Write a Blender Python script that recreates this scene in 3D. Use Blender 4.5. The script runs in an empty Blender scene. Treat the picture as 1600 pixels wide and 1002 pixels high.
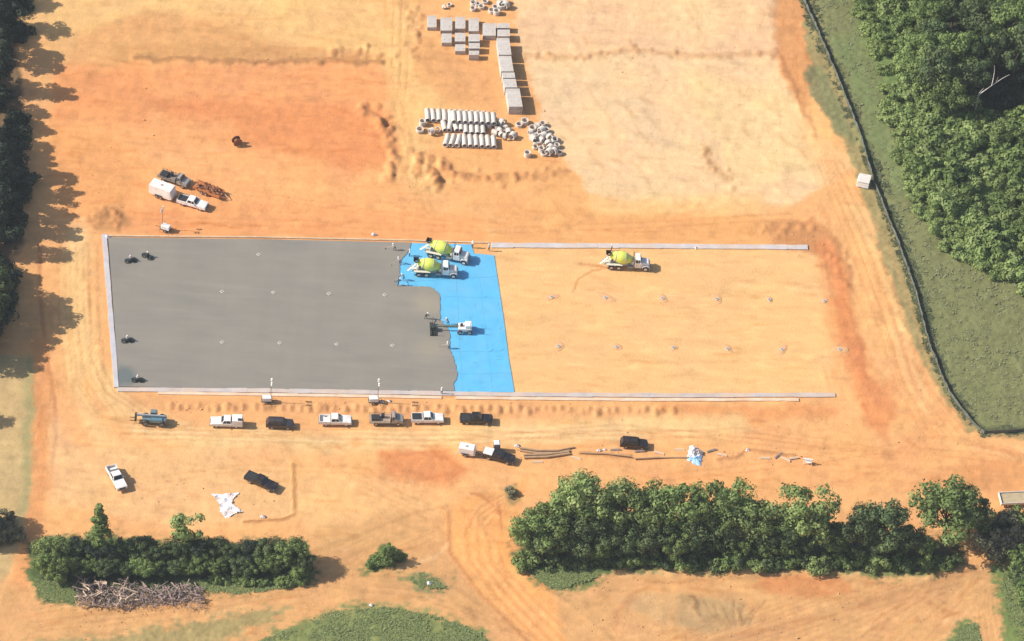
import bpy, bmesh, math, random
import numpy as np
from mathutils import Vector, Matrix
R = math.radians
scene = bpy.context.scene
COL = scene.collection
rnd = random.Random(7)

# ------------------------------------------------------------------ camera, sky, sun, exposure
ELEV, ROLL, FPX, DIST = R(44), R(4.5), 8000.0, 964.0
fwd = Vector((0, math.cos(ELEV), -math.sin(ELEV)))
_r, _u = Vector((1, 0, 0)), Vector((0, math.sin(ELEV), math.cos(ELEV)))
right = _r*math.cos(ROLL) + _u*math.sin(ROLL)
up = _u*math.cos(ROLL) - _r*math.sin(ROLL)
CAM = -fwd*DIST
cd = bpy.data.cameras.new('camera'); cam = bpy.data.objects.new('camera', cd); COL.objects.link(cam)
cd.sensor_width = 36; cd.lens = FPX/1600*36; cd.clip_start = 10; cd.clip_end = 12000
m3 = Matrix((right, up, -fwd)).transposed()
cam.matrix_world = Matrix.Translation(CAM) @ m3.to_4x4()
scene.camera = cam

def P(px, py, z=0.0):
    """ground point seen at photo pixel (px,py) at height z"""
    d = fwd*FPX + right*(px-800) - up*(py-501)
    t = (z-CAM.z)/d.z
    return CAM + d*t
def ang(px, py, dx, dy):
    a, b = P(px, py), P(px+dx, py+dy)
    return math.atan2(b.y-a.y, b.x-a.x)

SUN_EL = R(37)
SH = ang(500, 400, 60, 3)                      # direction shadows fall on the ground
sdir = Vector((math.cos(SH)*math.cos(SUN_EL), math.sin(SH)*math.cos(SUN_EL), -math.sin(SUN_EL)))
sl = bpy.data.lights.new('sun', 'SUN'); so = bpy.data.objects.new('sun', sl); COL.objects.link(so)
sl.energy = 4.7; sl.angle = R(0.5); sl.color = (1.0, 0.93, 0.82)
so.rotation_euler = sdir.to_track_quat('-Z', 'Y').to_euler()
so.location = (0, 0, 300)
w = bpy.data.worlds.new('World'); scene.world = w; w.use_nodes = True
nt = w.node_tree; bg = nt.nodes['Background']
sky = nt.nodes.new('ShaderNodeTexSky'); sky.sky_type = 'NISHITA'; sky.sun_disc = False
sky.sun_elevation = SUN_EL
sky.sun_rotation = math.atan2(-sdir.x, -sdir.y)
sky.altitude = 300; sky.dust_density = 2.0
nt.links.new(sky.outputs[0], bg.inputs[0]); bg.inputs[1].default_value = 0.10
scene.view_settings.view_transform = 'Standard'; scene.view_settings.look = 'None'
scene.view_settings.exposure = 0.50; scene.view_settings.gamma = 1
scene.cycles.max_bounces = 6
scene.cycles.use_denoising = True

# ------------------------------------------------------------------ colour + materials
KR, KG, KB = 1.42, 1.42, 1.42     # light reaching level ground, measured from a test render
def lin(c):
    c = c/255.0
    return c/12.92 if c <= .04045 else ((c+.055)/1.055)**2.4
def A(r, g, b): return (min(lin(r)/KR, .9), min(lin(g)/KG, .9), min(lin(b)/KB, .9))
MATS = {}
def mat(name, col, rough=.6, metal=0, var=.12, scale=3.0, bump=0, alpha=None, coat=0, dirt=None, dirt_amt=0.0):
    if name in MATS: return MATS[name]
    m = bpy.data.materials.new(name); m.use_nodes = True; n = m.node_tree; b = n.nodes['Principled BSDF']
    b.inputs['Roughness'].default_value = rough; b.inputs['Metallic'].default_value = metal
    b.inputs['Coat Weight'].default_value = coat
    tc = n.nodes.new('ShaderNodeTexCoord'); no = n.nodes.new('ShaderNodeTexNoise')
    no.inputs['Scale'].default_value = scale; no.inputs['Detail'].default_value = 5
    n.links.new(tc.outputs['Object'], no.inputs['Vector'])
    mp = n.nodes.new('ShaderNodeMapRange'); mp.inputs['From Min'].default_value = .3; mp.inputs['From Max'].default_value = .7
    mp.inputs['To Min'].default_value = 1-var; mp.inputs['To Max'].default_value = 1+var
    n.links.new(no.outputs['Fac'], mp.inputs['Value'])
    mx = n.nodes.new('ShaderNodeVectorMath'); mx.operation = 'SCALE'; mx.inputs[0].default_value = col[:3]
    n.links.new(mp.outputs['Result'], mx.inputs['Scale'])
    out = mx.outputs['Vector']
    if dirt:
        d2 = n.nodes.new('ShaderNodeTexNoise'); d2.inputs['Scale'].default_value = scale*.45; d2.inputs['Detail'].default_value = 6
        n.links.new(tc.outputs['Object'], d2.inputs['Vector'])
        r2 = n.nodes.new('ShaderNodeMapRange'); r2.inputs['From Min'].default_value = .42; r2.inputs['From Max'].default_value = .72
        r2.inputs['To Max'].default_value = dirt_amt
        n.links.new(d2.outputs['Fac'], r2.inputs['Value'])
        mm = n.nodes.new('ShaderNodeMix'); mm.data_type = 'RGBA'
        n.links.new(r2.outputs['Result'], mm.inputs['Factor']); n.links.new(out, mm.inputs[6]); mm.inputs[7].default_value = (*dirt, 1)
        out = mm.outputs[2]
    n.links.new(out, b.inputs['Base Color'])
    if bump:
        bp = n.nodes.new('ShaderNodeBump'); bp.inputs['Strength'].default_value = bump; bp.inputs['Distance'].default_value = .05
        n.links.new(no.outputs['Fac'], bp.inputs['Height']); n.links.new(bp.outputs['Normal'], b.inputs['Normal'])
    MATS[name] = m; return m
CLAY = (.55, .27, .12)
def paint(name, col, rough=.35): return mat(name, col, rough, 0, .04, 2.0, coat=.3, dirt=CLAY, dirt_amt=.35)
WHITE = paint('white_paint', (.8, .8, .78)); BLACK = mat('black_paint', (.012, .012, .015), .35, coat=.3, dirt=CLAY, dirt_amt=.10); DGREY = mat('dark_grey_paint', (.035, .034, .042), .35, coat=.3, dirt=CLAY, dirt_amt=.12)
GREYP = paint('grey_paint', (.33, .31, .29)); YEL = mat('yellow_green_drum', (.74, .82, .12), .5, 0, .05, 1.2, dirt=(.6, .5, .4), dirt_amt=.15)
SIDE = mat('drum_white', (.62, .60, .52), .5); TEAL = paint('teal_paint', (.10, .21, .26)); TAN = paint('tan_paint', (.36, .29, .22))
ORNG = paint('rusty_orange_paint', (.45, .16, .05)); GLASS = mat('glass', (.02, .025, .03), .08, 0, 0)
RUB = mat('rubber', (.022, .02, .02), .85, dirt=CLAY, dirt_amt=.5); STEEL = mat('steel', (.35, .34, .33), .4, .7)
RIM = mat('rim', (.45, .45, .45), .35, .6); BLKM = mat('black_metal', (.03, .03, .03), .5); LAMP = mat('lamp_lens', (.8, .78, .7), .2)
REDL = mat('tail_lens', (.4, .02, .02), .3); SEATM = mat('seat_vinyl', (.02, .02, .02), .6)
CONC = mat('precast_concrete', A(224, 216, 208), .9, 0, .10, 1.3, .3, dirt=A(190, 165, 140), dirt_amt=.5)
CONC2 = mat('pipe_concrete', A(242, 234, 224), .9, 0, .14, 2.0, .3, dirt=A(185, 150, 120), dirt_amt=.5)
FORM = mat('form_concrete', A(222, 214, 212), .9, 0, .12, .5, .3, dirt=A(235, 195, 155), dirt_amt=.55)
BOARD = mat('form_board', A(252, 226, 196), .85, 0, .10, .6, .2, dirt=A(240, 185, 135), dirt_amt=.6)
WOODG = mat('dead_wood', (.30, .22, .19), .9, 0, .25, 3, .5); WOODB = mat('fresh_wood', (.55, .41, .30), .9, 0, .2, 3, .4)
BARK = mat('bark', (.12, .09, .065), .95, 0, .25, 4, .6); DEAD = mat('bleached_bark', (.55, .50, .46), .9, 0, .15, 4, .4)
TANP = mat('tan_pipe', (.42, .27, .15), .7, 0, .15, 1.5); BRWN = mat('rust_brown', (.22, .09, .04), .85, 0, .2, 3)
FAB = mat('silt_fabric', (.11, .12, .10), .9, 0, .3, .8); POST = mat('wood_post', (.16, .13, .10), .9)
SHEETW = mat('white_plastic', (.78, .76, .78), .35, 0, .08, 1.5, .8, dirt=CLAY, dirt_amt=.5)
TARPB = mat('pale_blue_tarp', (.34, .56, .80), .4, 0, .12, 1.5, .5); TOIL = mat('toilet_plastic', (.05, .06, .07), .5)
SKIN = mat('skin', (.42, .24, .16), .6, 0, .05); SHIRTW = mat('white_shirt', (.75, .73, .70), .9); JEAN = mat('denim', (.04, .06, .10), .9)
SHIRTD = mat('dark_shirt', (.03, .04, .04), .9); SHIRTO = mat('grey_shirt', (.35, .33, .30), .9); HATW = mat('white_hat', (.8, .8, .78), .4)
BOOT = mat('boot', (.05, .035, .02), .8)

# ------------------------------------------------------------------ object helpers
def tag(o, label=None, cat=None, group=None, kind=None):
    if label: o['label'] = label
    if cat: o['category'] = cat
    if group: o['group'] = group
    if kind: o['kind'] = kind
    return o
def empty(name, loc=(0, 0, 0), rz=0):
    o = bpy.data.objects.new(name, None); COL.objects.link(o); o.empty_display_size = .3
    o.location = loc; o.rotation_euler = (0, 0, rz); return o
CH = {}
def link(o, parent=None):
    COL.objects.link(o)
    if parent is not None:
        o.parent = parent; CH.setdefault(parent, []).append(o)
    return o
def copy_tree(o, parent=None):
    c = o.copy(); link(c, parent)
    for ch in CH.get(o, []): copy_tree(ch, c)
    return c
class MB:
    def __init__(s): s.v = []; s.f = []; s.m = []; s.cur = 0
    def add(s, vs, fs):
        k = len(s.v); s.v += [tuple(v) for v in vs]; s.f += [tuple(i+k for i in f) for f in fs]; s.m += [s.cur]*len(fs); return s
    def hexa(s, b, t):
        return s.add(list(b)+list(t), [(3, 2, 1, 0), (4, 5, 6, 7), (0, 1, 5, 4), (1, 2, 6, 5), (2, 3, 7, 6), (3, 0, 4, 7)])
    def box(s, x0, x1, y0, y1, z0, z1, tx0=0, tx1=0, ty=0):
        b = [(x0, y0, z0), (x1, y0, z0), (x1, y1, z0), (x0, y1, z0)]
        t = [(x0+tx0, y0+ty, z1), (x1-tx1, y0+ty, z1), (x1-tx1, y1-ty, z1), (x0+tx0, y1-ty, z1)]
        return s.hexa(b, t)
    def prism(s, poly, y0, y1):           # poly in x,z
        n = len(poly)
        vs = [(x, y0, z) for x, z in poly]+[(x, y1, z) for x, z in poly]
        fs = [tuple(range(n)), tuple(range(2*n-1, n-1, -1))]+[(i, i+n, (i+1) % n+n, (i+1) % n) for i in range(n)]
        return s.add(vs, fs)
    def tube(s, p0, p1, r0, r1=None, n=10, caps=True):
        r1 = r0 if r1 is None else r1
        p0, p1 = Vector(p0), Vector(p1); d = (p1-p0).normalized()
        a = d.orthogonal().normalized(); b = d.cross(a)
        vs = []
        for p, r in ((p0, r0), (p1, r1)):
            for i in range(n):
                t = 2*math.pi*i/n; vs.append(p+(a*math.cos(t)+b*math.sin(t))*r)
        fs = [(i, (i+1) % n, n+(i+1) % n, n+i) for i in range(n)]
        if caps: fs += [tuple(range(n-1, -1, -1)), tuple(range(n, 2*n))]
        return s.add(vs, fs)
    def lathe(s, p0, d, prof, n=16):      # prof: (dist along d, radius)
        p0, d = Vector(p0), Vector(d).normalized(); a = d.orthogonal().normalized(); b = d.cross(a); vs = []
        for t_, r in prof:
            for i in range(n):
                t = 2*math.pi*i/n; vs.append(p0+d*t_+(a*math.cos(t)+b*math.sin(t))*r)
        fs = []
        for j in range(len(prof)-1):
            for i in range(n): fs.append((j*n+i, j*n+(i+1) % n, (j+1)*n+(i+1) % n, (j+1)*n+i))
        return s.add(vs, fs)
    def build(s, name, mats, parent=None, bevel=0, smooth=False):
        me = bpy.data.meshes.new(name); me.from_pydata(s.v, [], s.f)
        if not isinstance(mats, (list, tuple)): mats = [mats]
        for m in mats: me.materials.append(m)
        me.polygons.foreach_set('material_index', s.m)
        bm = bmesh.new(); bm.from_mesh(me); bmesh.ops.recalc_face_normals(bm, faces=bm.faces)
        if bevel: bmesh.ops.bevel(bm, geom=list(bm.edges), offset=bevel, segments=2, affect='EDGES', clamp_overlap=True)
        if smooth:
            for f in bm.faces: f.smooth = True
        bm.to_mesh(me); bm.free(); me.update()
        if smooth: 
            try: me.set_sharp_from_angle(angle=R(40))
            except Exception: pass
        return link(bpy.data.objects.new(name, me), parent)
def put(o, px, py, z=0, rz=None, dirpx=None):
    p = P(px, py, z); o.location = p
    if dirpx is not None: o.rotation_euler[2] = ang(px, py, *dirpx)
    elif rz is not None: o.rotation_euler[2] = rz
    return o

# ------------------------------------------------------------------ numpy noise and ground painting
def vnoise(x, y, seed=0):
    xi, yi = np.floor(x).astype(np.int64), np.floor(y).astype(np.int64); fx, fy = x-xi, y-yi
    fx, fy = fx*fx*(3-2*fx), fy*fy*(3-2*fy)
    def h(i, j):
        n = (i*374761393+j*668265263+seed*974711) & 0x7fffffff
        n = ((n ^ (n >> 13))*1274126177) & 0x7fffffff
        return ((n ^ (n >> 16)) & 0xffff)/65535.0
    return (h(xi, yi)*(1-fx)+h(xi+1, yi)*fx)*(1-fy)+(h(xi, yi+1)*(1-fx)+h(xi+1, yi+1)*fx)*fy
def fbm(x, y, seed=0, o=4):
    s = 0; a = .5; t = 0
    for k in range(o): s = s+a*vnoise(x*2**k, y*2**k, seed+k); t += a; a *= .5
    return s/t
def axis(lo, hi, step, far):
    c = list(np.arange(lo, hi+step/2, step)); s = step
    a = c[-1]
    while a < far: s *= 1.45; a += s; c.append(a)
    s = step; a = c[0]; pre = []
    while a > -far: s *= 1.45; a -= s; pre.append(a)
    return np.array(pre[::-1]+c)
xs = axis(-112, 112, .36, 4500); ys = axis(-104, 112, .40, 4500)
GX, GY = np.meshgrid(xs, ys)
def project(X, Y, Z=0):
    dx, dy, dz = X-CAM.x, Y-CAM.y, Z-CAM.z
    w_ = np.maximum(dx*fwd.x+dy*fwd.y+dz*fwd.z, 50)
    return 800+FPX*(dx*right.x+dy*right.y+dz*right.z)/w_, 501-FPX*(dx*up.x+dy*up.y+dz*up.z)/w_
U0, V0 = project(GX, GY)
N1 = fbm(GX*.12, GY*.12, 3); N2 = fbm(GX*.5, GY*.5, 11); N3 = fbm(GX*1.6, GY*1.6, 23, 3)
NS = fbm(GX*.06, GY*.55, 31)          # streaks along x
U = U0+(N2-.5)*16+(N1-.5)*14; V = V0+(fbm(GX*.5, GY*.5, 51)-.5)*12+(fbm(GX*.12, GY*.12, 57)-.5)*10
Cg = np.zeros(GX.shape+(3,)); Hh = np.zeros(GX.shape)
def srgb(c): return np.array(A(*c))
Cg[:] = srgb((250, 188, 128))
GM = np.zeros(GX.shape)               # where grass grows
def sdist(pts, closed, u, v):
    d = np.full(u.shape, 1e9); n = len(pts)
    for i in range(n if closed else n-1):
        x0, y0 = pts[i]; x1, y1 = pts[(i+1) % n]; ex, ey = x1-x0, y1-y0; L = ex*ex+ey*ey+1e-9
        t = np.clip(((u-x0)*ex+(v-y0)*ey)/L, 0, 1); d = np.minimum(d, np.hypot(u-x0-t*ex, v-y0-t*ey))
    return d
def inside(pts, u, v):
    c = np.zeros(u.shape, bool); n = len(pts)
    for i in range(n):
        x0, y0 = pts[i]; x1, y1 = pts[(i+1) % n]
        if y0 == y1: continue
        k = ((y0 > v) != (y1 > v)) & (u < (x1-x0)*(v-y0)/(y1-y0)+x0); c ^= k
    return c
def apply(m, c, a):
    m = (m*a)[..., None]; Cg[:] = Cg*(1-m)+srgb(c)*m
def area(pts, c, a=1, feather=12, raw=False):
    u, v = (U0, V0) if raw else (U, V)
    d = sdist(pts, True, u, v); s = np.where(inside(pts, u, v), d, -d); m = np.clip(s/feather+.5, 0, 1); apply(m, c, a); return m
def stroke(pts, wd, c, a=1, feather=None, raw=False, h=0, brk=0):
    u, v = (U0+(N2-.5)*3, V0+(N3-.5)*3) if raw else (U, V)
    feather = feather or wd*.6
    d = sdist(pts, False, u, v); m = np.clip((wd/2-d)/feather+.5, 0, 1)
    if brk: m = m*np.clip((N2-.5+brk*.2)*6, 0, 1)
    if c: apply(m, c, a)
    if h: Hh[:] += h*.55*m
    return m
def blob(x, y, rx, ry, c, a=1, h=0):
    d = ((U-x)/rx)**2+((V-y)/ry)**2; m = np.clip(1.3-d, 0, 1); apply(m, c, a)
    if h: Hh[:] += h*m
    return m

# --- big areas of clay
area([(60, 0), (640, 0), (650, 90), (580, 96), (230, 92), (70, 130)], (245, 192, 130), .9, 20)
area([(0, -200), (640, -200), (640, 8), (250, 20), (120, 45), (0, 60)], (250, 205, 140), .7, 20)
area([(120, 60), (230, 12), (330, 30), (430, 70), (560, 92), (240, 92), (90, 120)], (232, 172, 116), .65, 16)
area([(370, 0), (600, 0), (640, 60), (590, 80), (420, 60)], (252, 204, 140), .55, 20)
area([(80, 98), (590, 98), (640, 170), (620, 260), (520, 290), (300, 240), (90, 240)], (246, 168, 112), .8, 20)
area([(230, 150), (590, 165), (640, 230), (560, 270), (420, 235), (250, 200)], (236, 154, 100), .8, 22)
area([(80, 235), (420, 235), (640, 300), (760, 370), (160, 365), (90, 330)], (252, 182, 122), .8, 20)
area([(100, 160), (360, 190), (420, 270), (200, 280), (110, 250)], (252, 186, 126), .55, 20)
area([(60, 190), (180, 200), (260, 300), (160, 345), (100, 340)], (250, 178, 114), .8, 24)
area([(90, 105), (240, 110), (230, 200), (80, 190)], (244, 166, 108), .7, 22)
area([(330, 310), (760, 340), (760, 378), (170, 366), (180, 330)], (246, 168, 110), .6, 14)
area([(595, -40), (655, -40), (650, 120), (740, 175), (660, 190), (690, 300), (640, 290), (610, 160)], (252, 202, 138), .85, 18)
area([(655, 60), (800, 80), (840, 190), (800, 175), (700, 165), (650, 110)], (235, 174, 116), .8, 14)
area([(660, 232), (880, 232), (900, 250), (930, 310), (760, 330), (690, 300)], (248, 184, 122), .8, 14)
# --- pale stripped pad, upper right
PALE = [(800, -260), (1205, -260), (1212, 90), (1262, 185), (1335, 260), (1240, 320), (1000, 315), (920, 300), (885, 250), (850, 200), (822, 95), (808, 60)]
area(PALE, (252, 213, 168), .95, 9)
area([(800, -260), (1205, -260), (1210, 90), (1000, 78), (880, 92), (812, 70)], (250, 206, 162), .85, 8)
area([(1050, -40), (1110, -40), (1130, 60), (1040, 55)], (250, 218, 168), .6, 20)
area([(825, 95), (960, 98), (940, 150), (860, 200)], (240, 208, 168), .5, 20)
area([(930, 155), (1010, 150), (1060, 230), (990, 220)], (234, 203, 168), .6, 16)
area([(1060, 110), (1240, 150), (1330, 255), (1150, 290)], (252, 218, 160), .6, 26)
area([(930, 280), (1050, 270), (1060, 305), (940, 310)], (238, 205, 160), .6, 14)
stroke([(812, 88), (900, 92), (980, 76), (1060, 86), (1210, 84)], 9, (222, 176, 130), .75, 6, brk=2, h=.35)  # slope across the pad: its shading painted as a darker line
stroke([(1205, -60), (1214, 90)], 12, (214, 160, 118), .7, 8)
area([(1208, -200), (1262, -200), (1275, 100), (1262, 180), (1240, 150), (1214, 90)], (228, 164, 110), .85, 8)
stroke([(1220, 90), (1262, 185), (1275, 215)], 7, (205, 145, 100), .8, 5, h=.2)
stroke([(1100, 232), (1112, 262), (1140, 282)], 12, (225, 180, 130), .8, 8)
# --- banks and ridges
area([(190, 75), (300, 62), (480, 72), (600, 86), (600, 97), (225, 94), (150, 110)], (222, 166, 110), .75, 9)
stroke([(215, 91), (420, 96), (600, 97)], 7, (196, 142, 94), .9, 5, h=.6)  # shade of the bank face painted in, as the sun hardly darkens it
area([(135, 345), (160, 325), (190, 322), (200, 350), (185, 366), (140, 360)], (206, 152, 102), .75, 9)
stroke([(170, 330), (186, 345), (182, 362)], 6, (180, 126, 80), .5, 5, h=.3)
stroke([(280, 78), (420, 84), (560, 84)], 12, (222, 168, 112), .6, 8)
for p in ([(562, 170), (598, 190), (604, 215), (614, 240)], [(612, 262), (616, 282)], [(655, 240), (658, 270)], [(695, 248), (700, 270), (720, 275)], [(680, 262), (682, 295)]):
    stroke(p, 10, (206, 146, 98), .75, 6, brk=2.2, h=.45)
stroke([(700, 270), (760, 278), (830, 276), (880, 268)], 12, (222, 162, 108), .8, 8, h=.35)
stroke([(630, 0), (648, 40), (640, 80)], 16, (220, 168, 118), .6, 12)
# --- pour pad and slopes round it
area([(768, 385), (1268, 388), (1312, 616), (800, 616)], (253, 202, 142), .95, 8)
area([(780, 315), (1000, 330), (1220, 342), (1270, 345), (1290, 384), (770, 380)], (243, 178, 116), .8, 12)
area([(925, 310), (1190, 300), (1200, 335), (930, 332)], (253, 206, 145), .7, 14)
area([(1200, 345), (1262, 342), (1300, 380), (1316, 440), (1285, 400), (1205, 378)], (212, 150, 102), .8, 8)
stroke([(1290, 385), (1312, 450), (1322, 520), (1345, 590), (1378, 650)], 34, (234, 152, 98), .8, 16)
stroke([(1300, 400), (1330, 500), (1352, 590)], 8, (218, 140, 90), .6, 7, h=.12)
stroke([(1268, 345), (1300, 372), (1322, 430), (1330, 470)], 12, (214, 148, 98), .7, 8, h=.25)
stroke([(1310, 460), (1325, 530), (1350, 590)], 9, (216, 138, 90), .6, 8)
area([(1355, 605), (1400, 590), (1404, 650), (1384, 690), (1350, 660)], (232, 155, 102), .75, 12)
stroke([(1285, 200), (1335, 330), (1385, 470), (1430, 600)], 60, (253, 194, 130), .7, 40)
stroke([(1340, 330), (1395, 440), (1415, 520)], 26, (254, 208, 144), .8, 18)
stroke([(1400, 520), (1430, 600), (1450, 640)], 18, (252, 200, 142), .7, 14)
for dx in (-16, 6, 26): stroke([(1350+dx, 400), (1400+dx, 520), (1430+dx, 640), (1500+dx, 700)], 4, (238, 170, 116), .6, 4)
stroke([(150, 628), (600, 637), (1050, 648), (1250, 642)], 22, (240, 178, 124), .8, 10)
stroke([(1040, 640), (1200, 644), (1300, 640)], 20, (240, 166, 108), .8, 10)
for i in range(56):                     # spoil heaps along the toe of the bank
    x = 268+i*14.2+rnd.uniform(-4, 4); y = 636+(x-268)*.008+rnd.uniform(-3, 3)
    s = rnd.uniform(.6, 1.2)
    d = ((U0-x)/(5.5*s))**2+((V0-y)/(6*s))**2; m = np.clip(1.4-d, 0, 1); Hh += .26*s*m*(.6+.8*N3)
    d = ((U0-x-5)/4.5)**2+((V0-y-1)/6.5)**2; apply(np.clip(1.3-d, 0, 1), (216, 152, 102), .55*s)  # right flank painted darker, as the side turned from the sun
def heaps(x0, y0, x1, y1, n_, s0, s1, path=None, hh=.5):
    for i in range(n_):
        if path: t = rnd.random()*(len(path)-1.001); k_ = int(t); t -= k_; x = path[k_][0]*(1-t)+path[k_+1][0]*t+rnd.gauss(0, x0); y = path[k_][1]*(1-t)+path[k_+1][1]*t+rnd.gauss(0, y0)
        else: x, y = rnd.uniform(x0, x1), rnd.uniform(y0, y1)
        s_ = rnd.uniform(s0, s1); q = P(x, y); r_ = s_/8+1.5; i0, i1 = np.searchsorted(xs, (q.x-r_*2, q.x+r_*2)); j0, j1 = np.searchsorted(ys, (q.y-r_*2, q.y+r_*2)); sl_ = (slice(j0, j1), slice(i0, i1))
        d = ((U0[sl_]-x)/s_)**2+((V0[sl_]-y)/(s_*.9))**2; Hh[sl_] += hh*.45*s_/8*np.clip(1.3-d, 0, 1)*(.5+N3[sl_])
        d = ((U0[sl_]-x-s_*.5)/(s_*.7))**2+((V0[sl_]-y-1)/(s_*.9))**2; m_ = (np.clip(1.2-d, 0, 1)*.36)[..., None]; Cg[sl_] = Cg[sl_]*(1-m_)+srgb((205, 138, 88))*m_  # shaded right side of each heap painted into the soil colour
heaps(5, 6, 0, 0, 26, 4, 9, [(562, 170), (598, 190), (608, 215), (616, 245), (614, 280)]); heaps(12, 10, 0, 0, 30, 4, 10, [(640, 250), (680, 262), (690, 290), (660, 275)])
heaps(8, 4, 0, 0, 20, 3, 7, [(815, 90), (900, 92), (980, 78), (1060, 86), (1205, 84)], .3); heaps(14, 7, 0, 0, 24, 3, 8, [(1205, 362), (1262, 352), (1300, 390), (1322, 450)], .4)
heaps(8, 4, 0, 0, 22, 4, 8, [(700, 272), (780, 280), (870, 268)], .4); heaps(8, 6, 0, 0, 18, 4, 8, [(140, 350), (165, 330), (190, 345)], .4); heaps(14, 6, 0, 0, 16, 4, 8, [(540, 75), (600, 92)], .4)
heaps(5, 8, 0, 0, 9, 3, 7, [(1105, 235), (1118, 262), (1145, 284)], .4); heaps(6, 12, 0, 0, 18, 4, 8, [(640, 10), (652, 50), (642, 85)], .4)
# --- haul roads
stroke([(120, 370), (128, 470), (140, 560), (190, 640), (300, 690), (600, 690), (900, 672), (1150, 665)], 34, (253, 210, 150), .9, 18)
stroke([(110, 400), (112, 520), (118, 600), (160, 690), (210, 720)], 30, (253, 208, 148), .8, 16)
stroke([(210, 672), (480, 688), (760, 682), (1000, 672)], 22, (253, 216, 160), .85, 14)
for dx in (0, 14, 30): stroke([(138+dx, 380), (140+dx, 470), (143+dx, 560), (165+dx, 612), (215+dx, 645)], 3.5, (226, 172, 122), .75, 3, raw=True, h=-.08)
stroke([(62, 380), (64, 480), (74, 560), (86, 620), (90, 680), (84, 730)], 6, (212, 146, 98), .85, 5, raw=True, h=-.12)
area([(76, 640), (120, 700), (165, 760), (130, 790), (80, 790)], (238, 190, 142), .7, 14)
area([(90, 700), (450, 700), (462, 812), (300, 825), (90, 790)], (248, 198, 142), .8, 16)
area([(350, 700), (460, 690), (440, 730), (360, 728)], (238, 178, 124), .5, 14)
stroke([(458, 726), (460, 805), (440, 812), (380, 816)], 4, (196, 136, 84), .95, 3, raw=True, h=.35)
area([(590, 705), (690, 700), (735, 730), (700, 758), (600, 748)], (236, 156, 100), .85, 14)
stroke([(600, 712), (660, 705), (725, 735), (650, 750)], 5, (224, 140, 86), .6, 5)
area([(470, 720), (620, 760), (700, 800), (640, 840), (500, 860), (465, 800)], (252, 200, 140), .7, 18)
area([(540, 690), (560, 686), (572, 694), (552, 702)], (240, 176, 116), .7, 6)
area([(470, 830), (600, 800), (690, 810), (705, 870), (760, 935), (830, 1010), (700, 1010), (560, 935), (430, 930)], (222, 170, 116), .7, 14)
ROAD = [(782, 765), (830, 742), (810, 800), (800, 850), (830, 898), (888, 940), (960, 1000), (1040, 1080), (900, 1080), (822, 1000), (752, 930), (704, 865), (695, 806), (724, 778)]
area(ROAD, (253, 184, 116), .97, 6, raw=True)
stroke([(700, 800), (702, 862), (752, 930), (820, 998), (880, 1060)], 5, (208, 142, 92), .8, 4, raw=True, h=.10)
stroke([(793, 850), (826, 900), (886, 941), (955, 1000)], 6, (214, 150, 98), .8, 4, raw=True, h=.14)
for k in range(8): stroke([(800-k*3, 762+k*5), (752-k*2+k*k*.4, 785+k*6), (722+k*8, 822+k*4), (724+k*9, 872+k*2), (770+k*9, 935), (840+k*10, 1010)], 2.6, (224, 154, 98) if k % 2 else (255, 202, 140), .65, 3, raw=True, h=-.03 if k % 2 else .01)
for k in range(5): stroke([(735+k*4, 770), (775+k*2, 778+k*7), (784, 800+k*9)], 3, (216, 146, 92), .6, 3, raw=True)
stroke([(475, 865), (560, 835), (650, 800), (700, 790)], 5, (206, 158, 106), .5, 4, raw=True); stroke([(480, 900), (560, 860), (640, 838)], 4, (204, 154, 104), .5, 4, raw=True)
stroke([(620, 890), (680, 870), (700, 850)], 6, (244, 196, 144), .7, 4, raw=True); stroke([(600, 905), (690, 925), (750, 965)], 10, (205, 160, 112), .55, 8)
for k in range(4): stroke([(560, 740+k*9), (640, 775+k*9), (705, 800+k*7)], 3, (234, 172, 116), .6, 4, raw=True)
stroke([(1000, 760), (1300, 740), (1450, 700), (1600, 720)], 50, (250, 184, 122), .7, 30)
area([(1400, 760), (1540, 715), (1700, 710), (1700, 780), (1540, 770)], (232, 164, 108), .8, 18)
stroke([(1480, 690), (1600, 708), (1700, 712)], 24, (252, 196, 138), .8, 16)
for k in range(9): stroke([(1240+k*22, 770-k*3), (1330+k*16, 745-k*6), (1400+k*12, 700-k*10)], 2.5, (234, 166, 112), .55, 4)
stroke([(905, 708), (985, 713)], 5, (198, 138, 90), .9, 3, raw=True, h=.3)
stroke([(1120, 718), (1150, 715), (1165, 703), (1240, 712)], 5, (206, 146, 98), .85, 3, raw=True, h=.3)
# --- left verge and field
stroke([(62, 540), (60, 700), (50, 850), (20, 960)], 30, (236, 168, 112), .9, 12)
area([(-400, 560), (20, 555), (50, 560), (48, 700), (38, 830), (-10, 960), (-400, 960)], (212, 184, 134), .95, 8)
stroke([(44, 560), (44, 700), (34, 800)], 14, (172, 166, 118), .75, 10)
for k in range(7): stroke([(-60, 600+k*30), (44, 590+k*30)], 5, (200, 172, 122), .35, 8)
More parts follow.
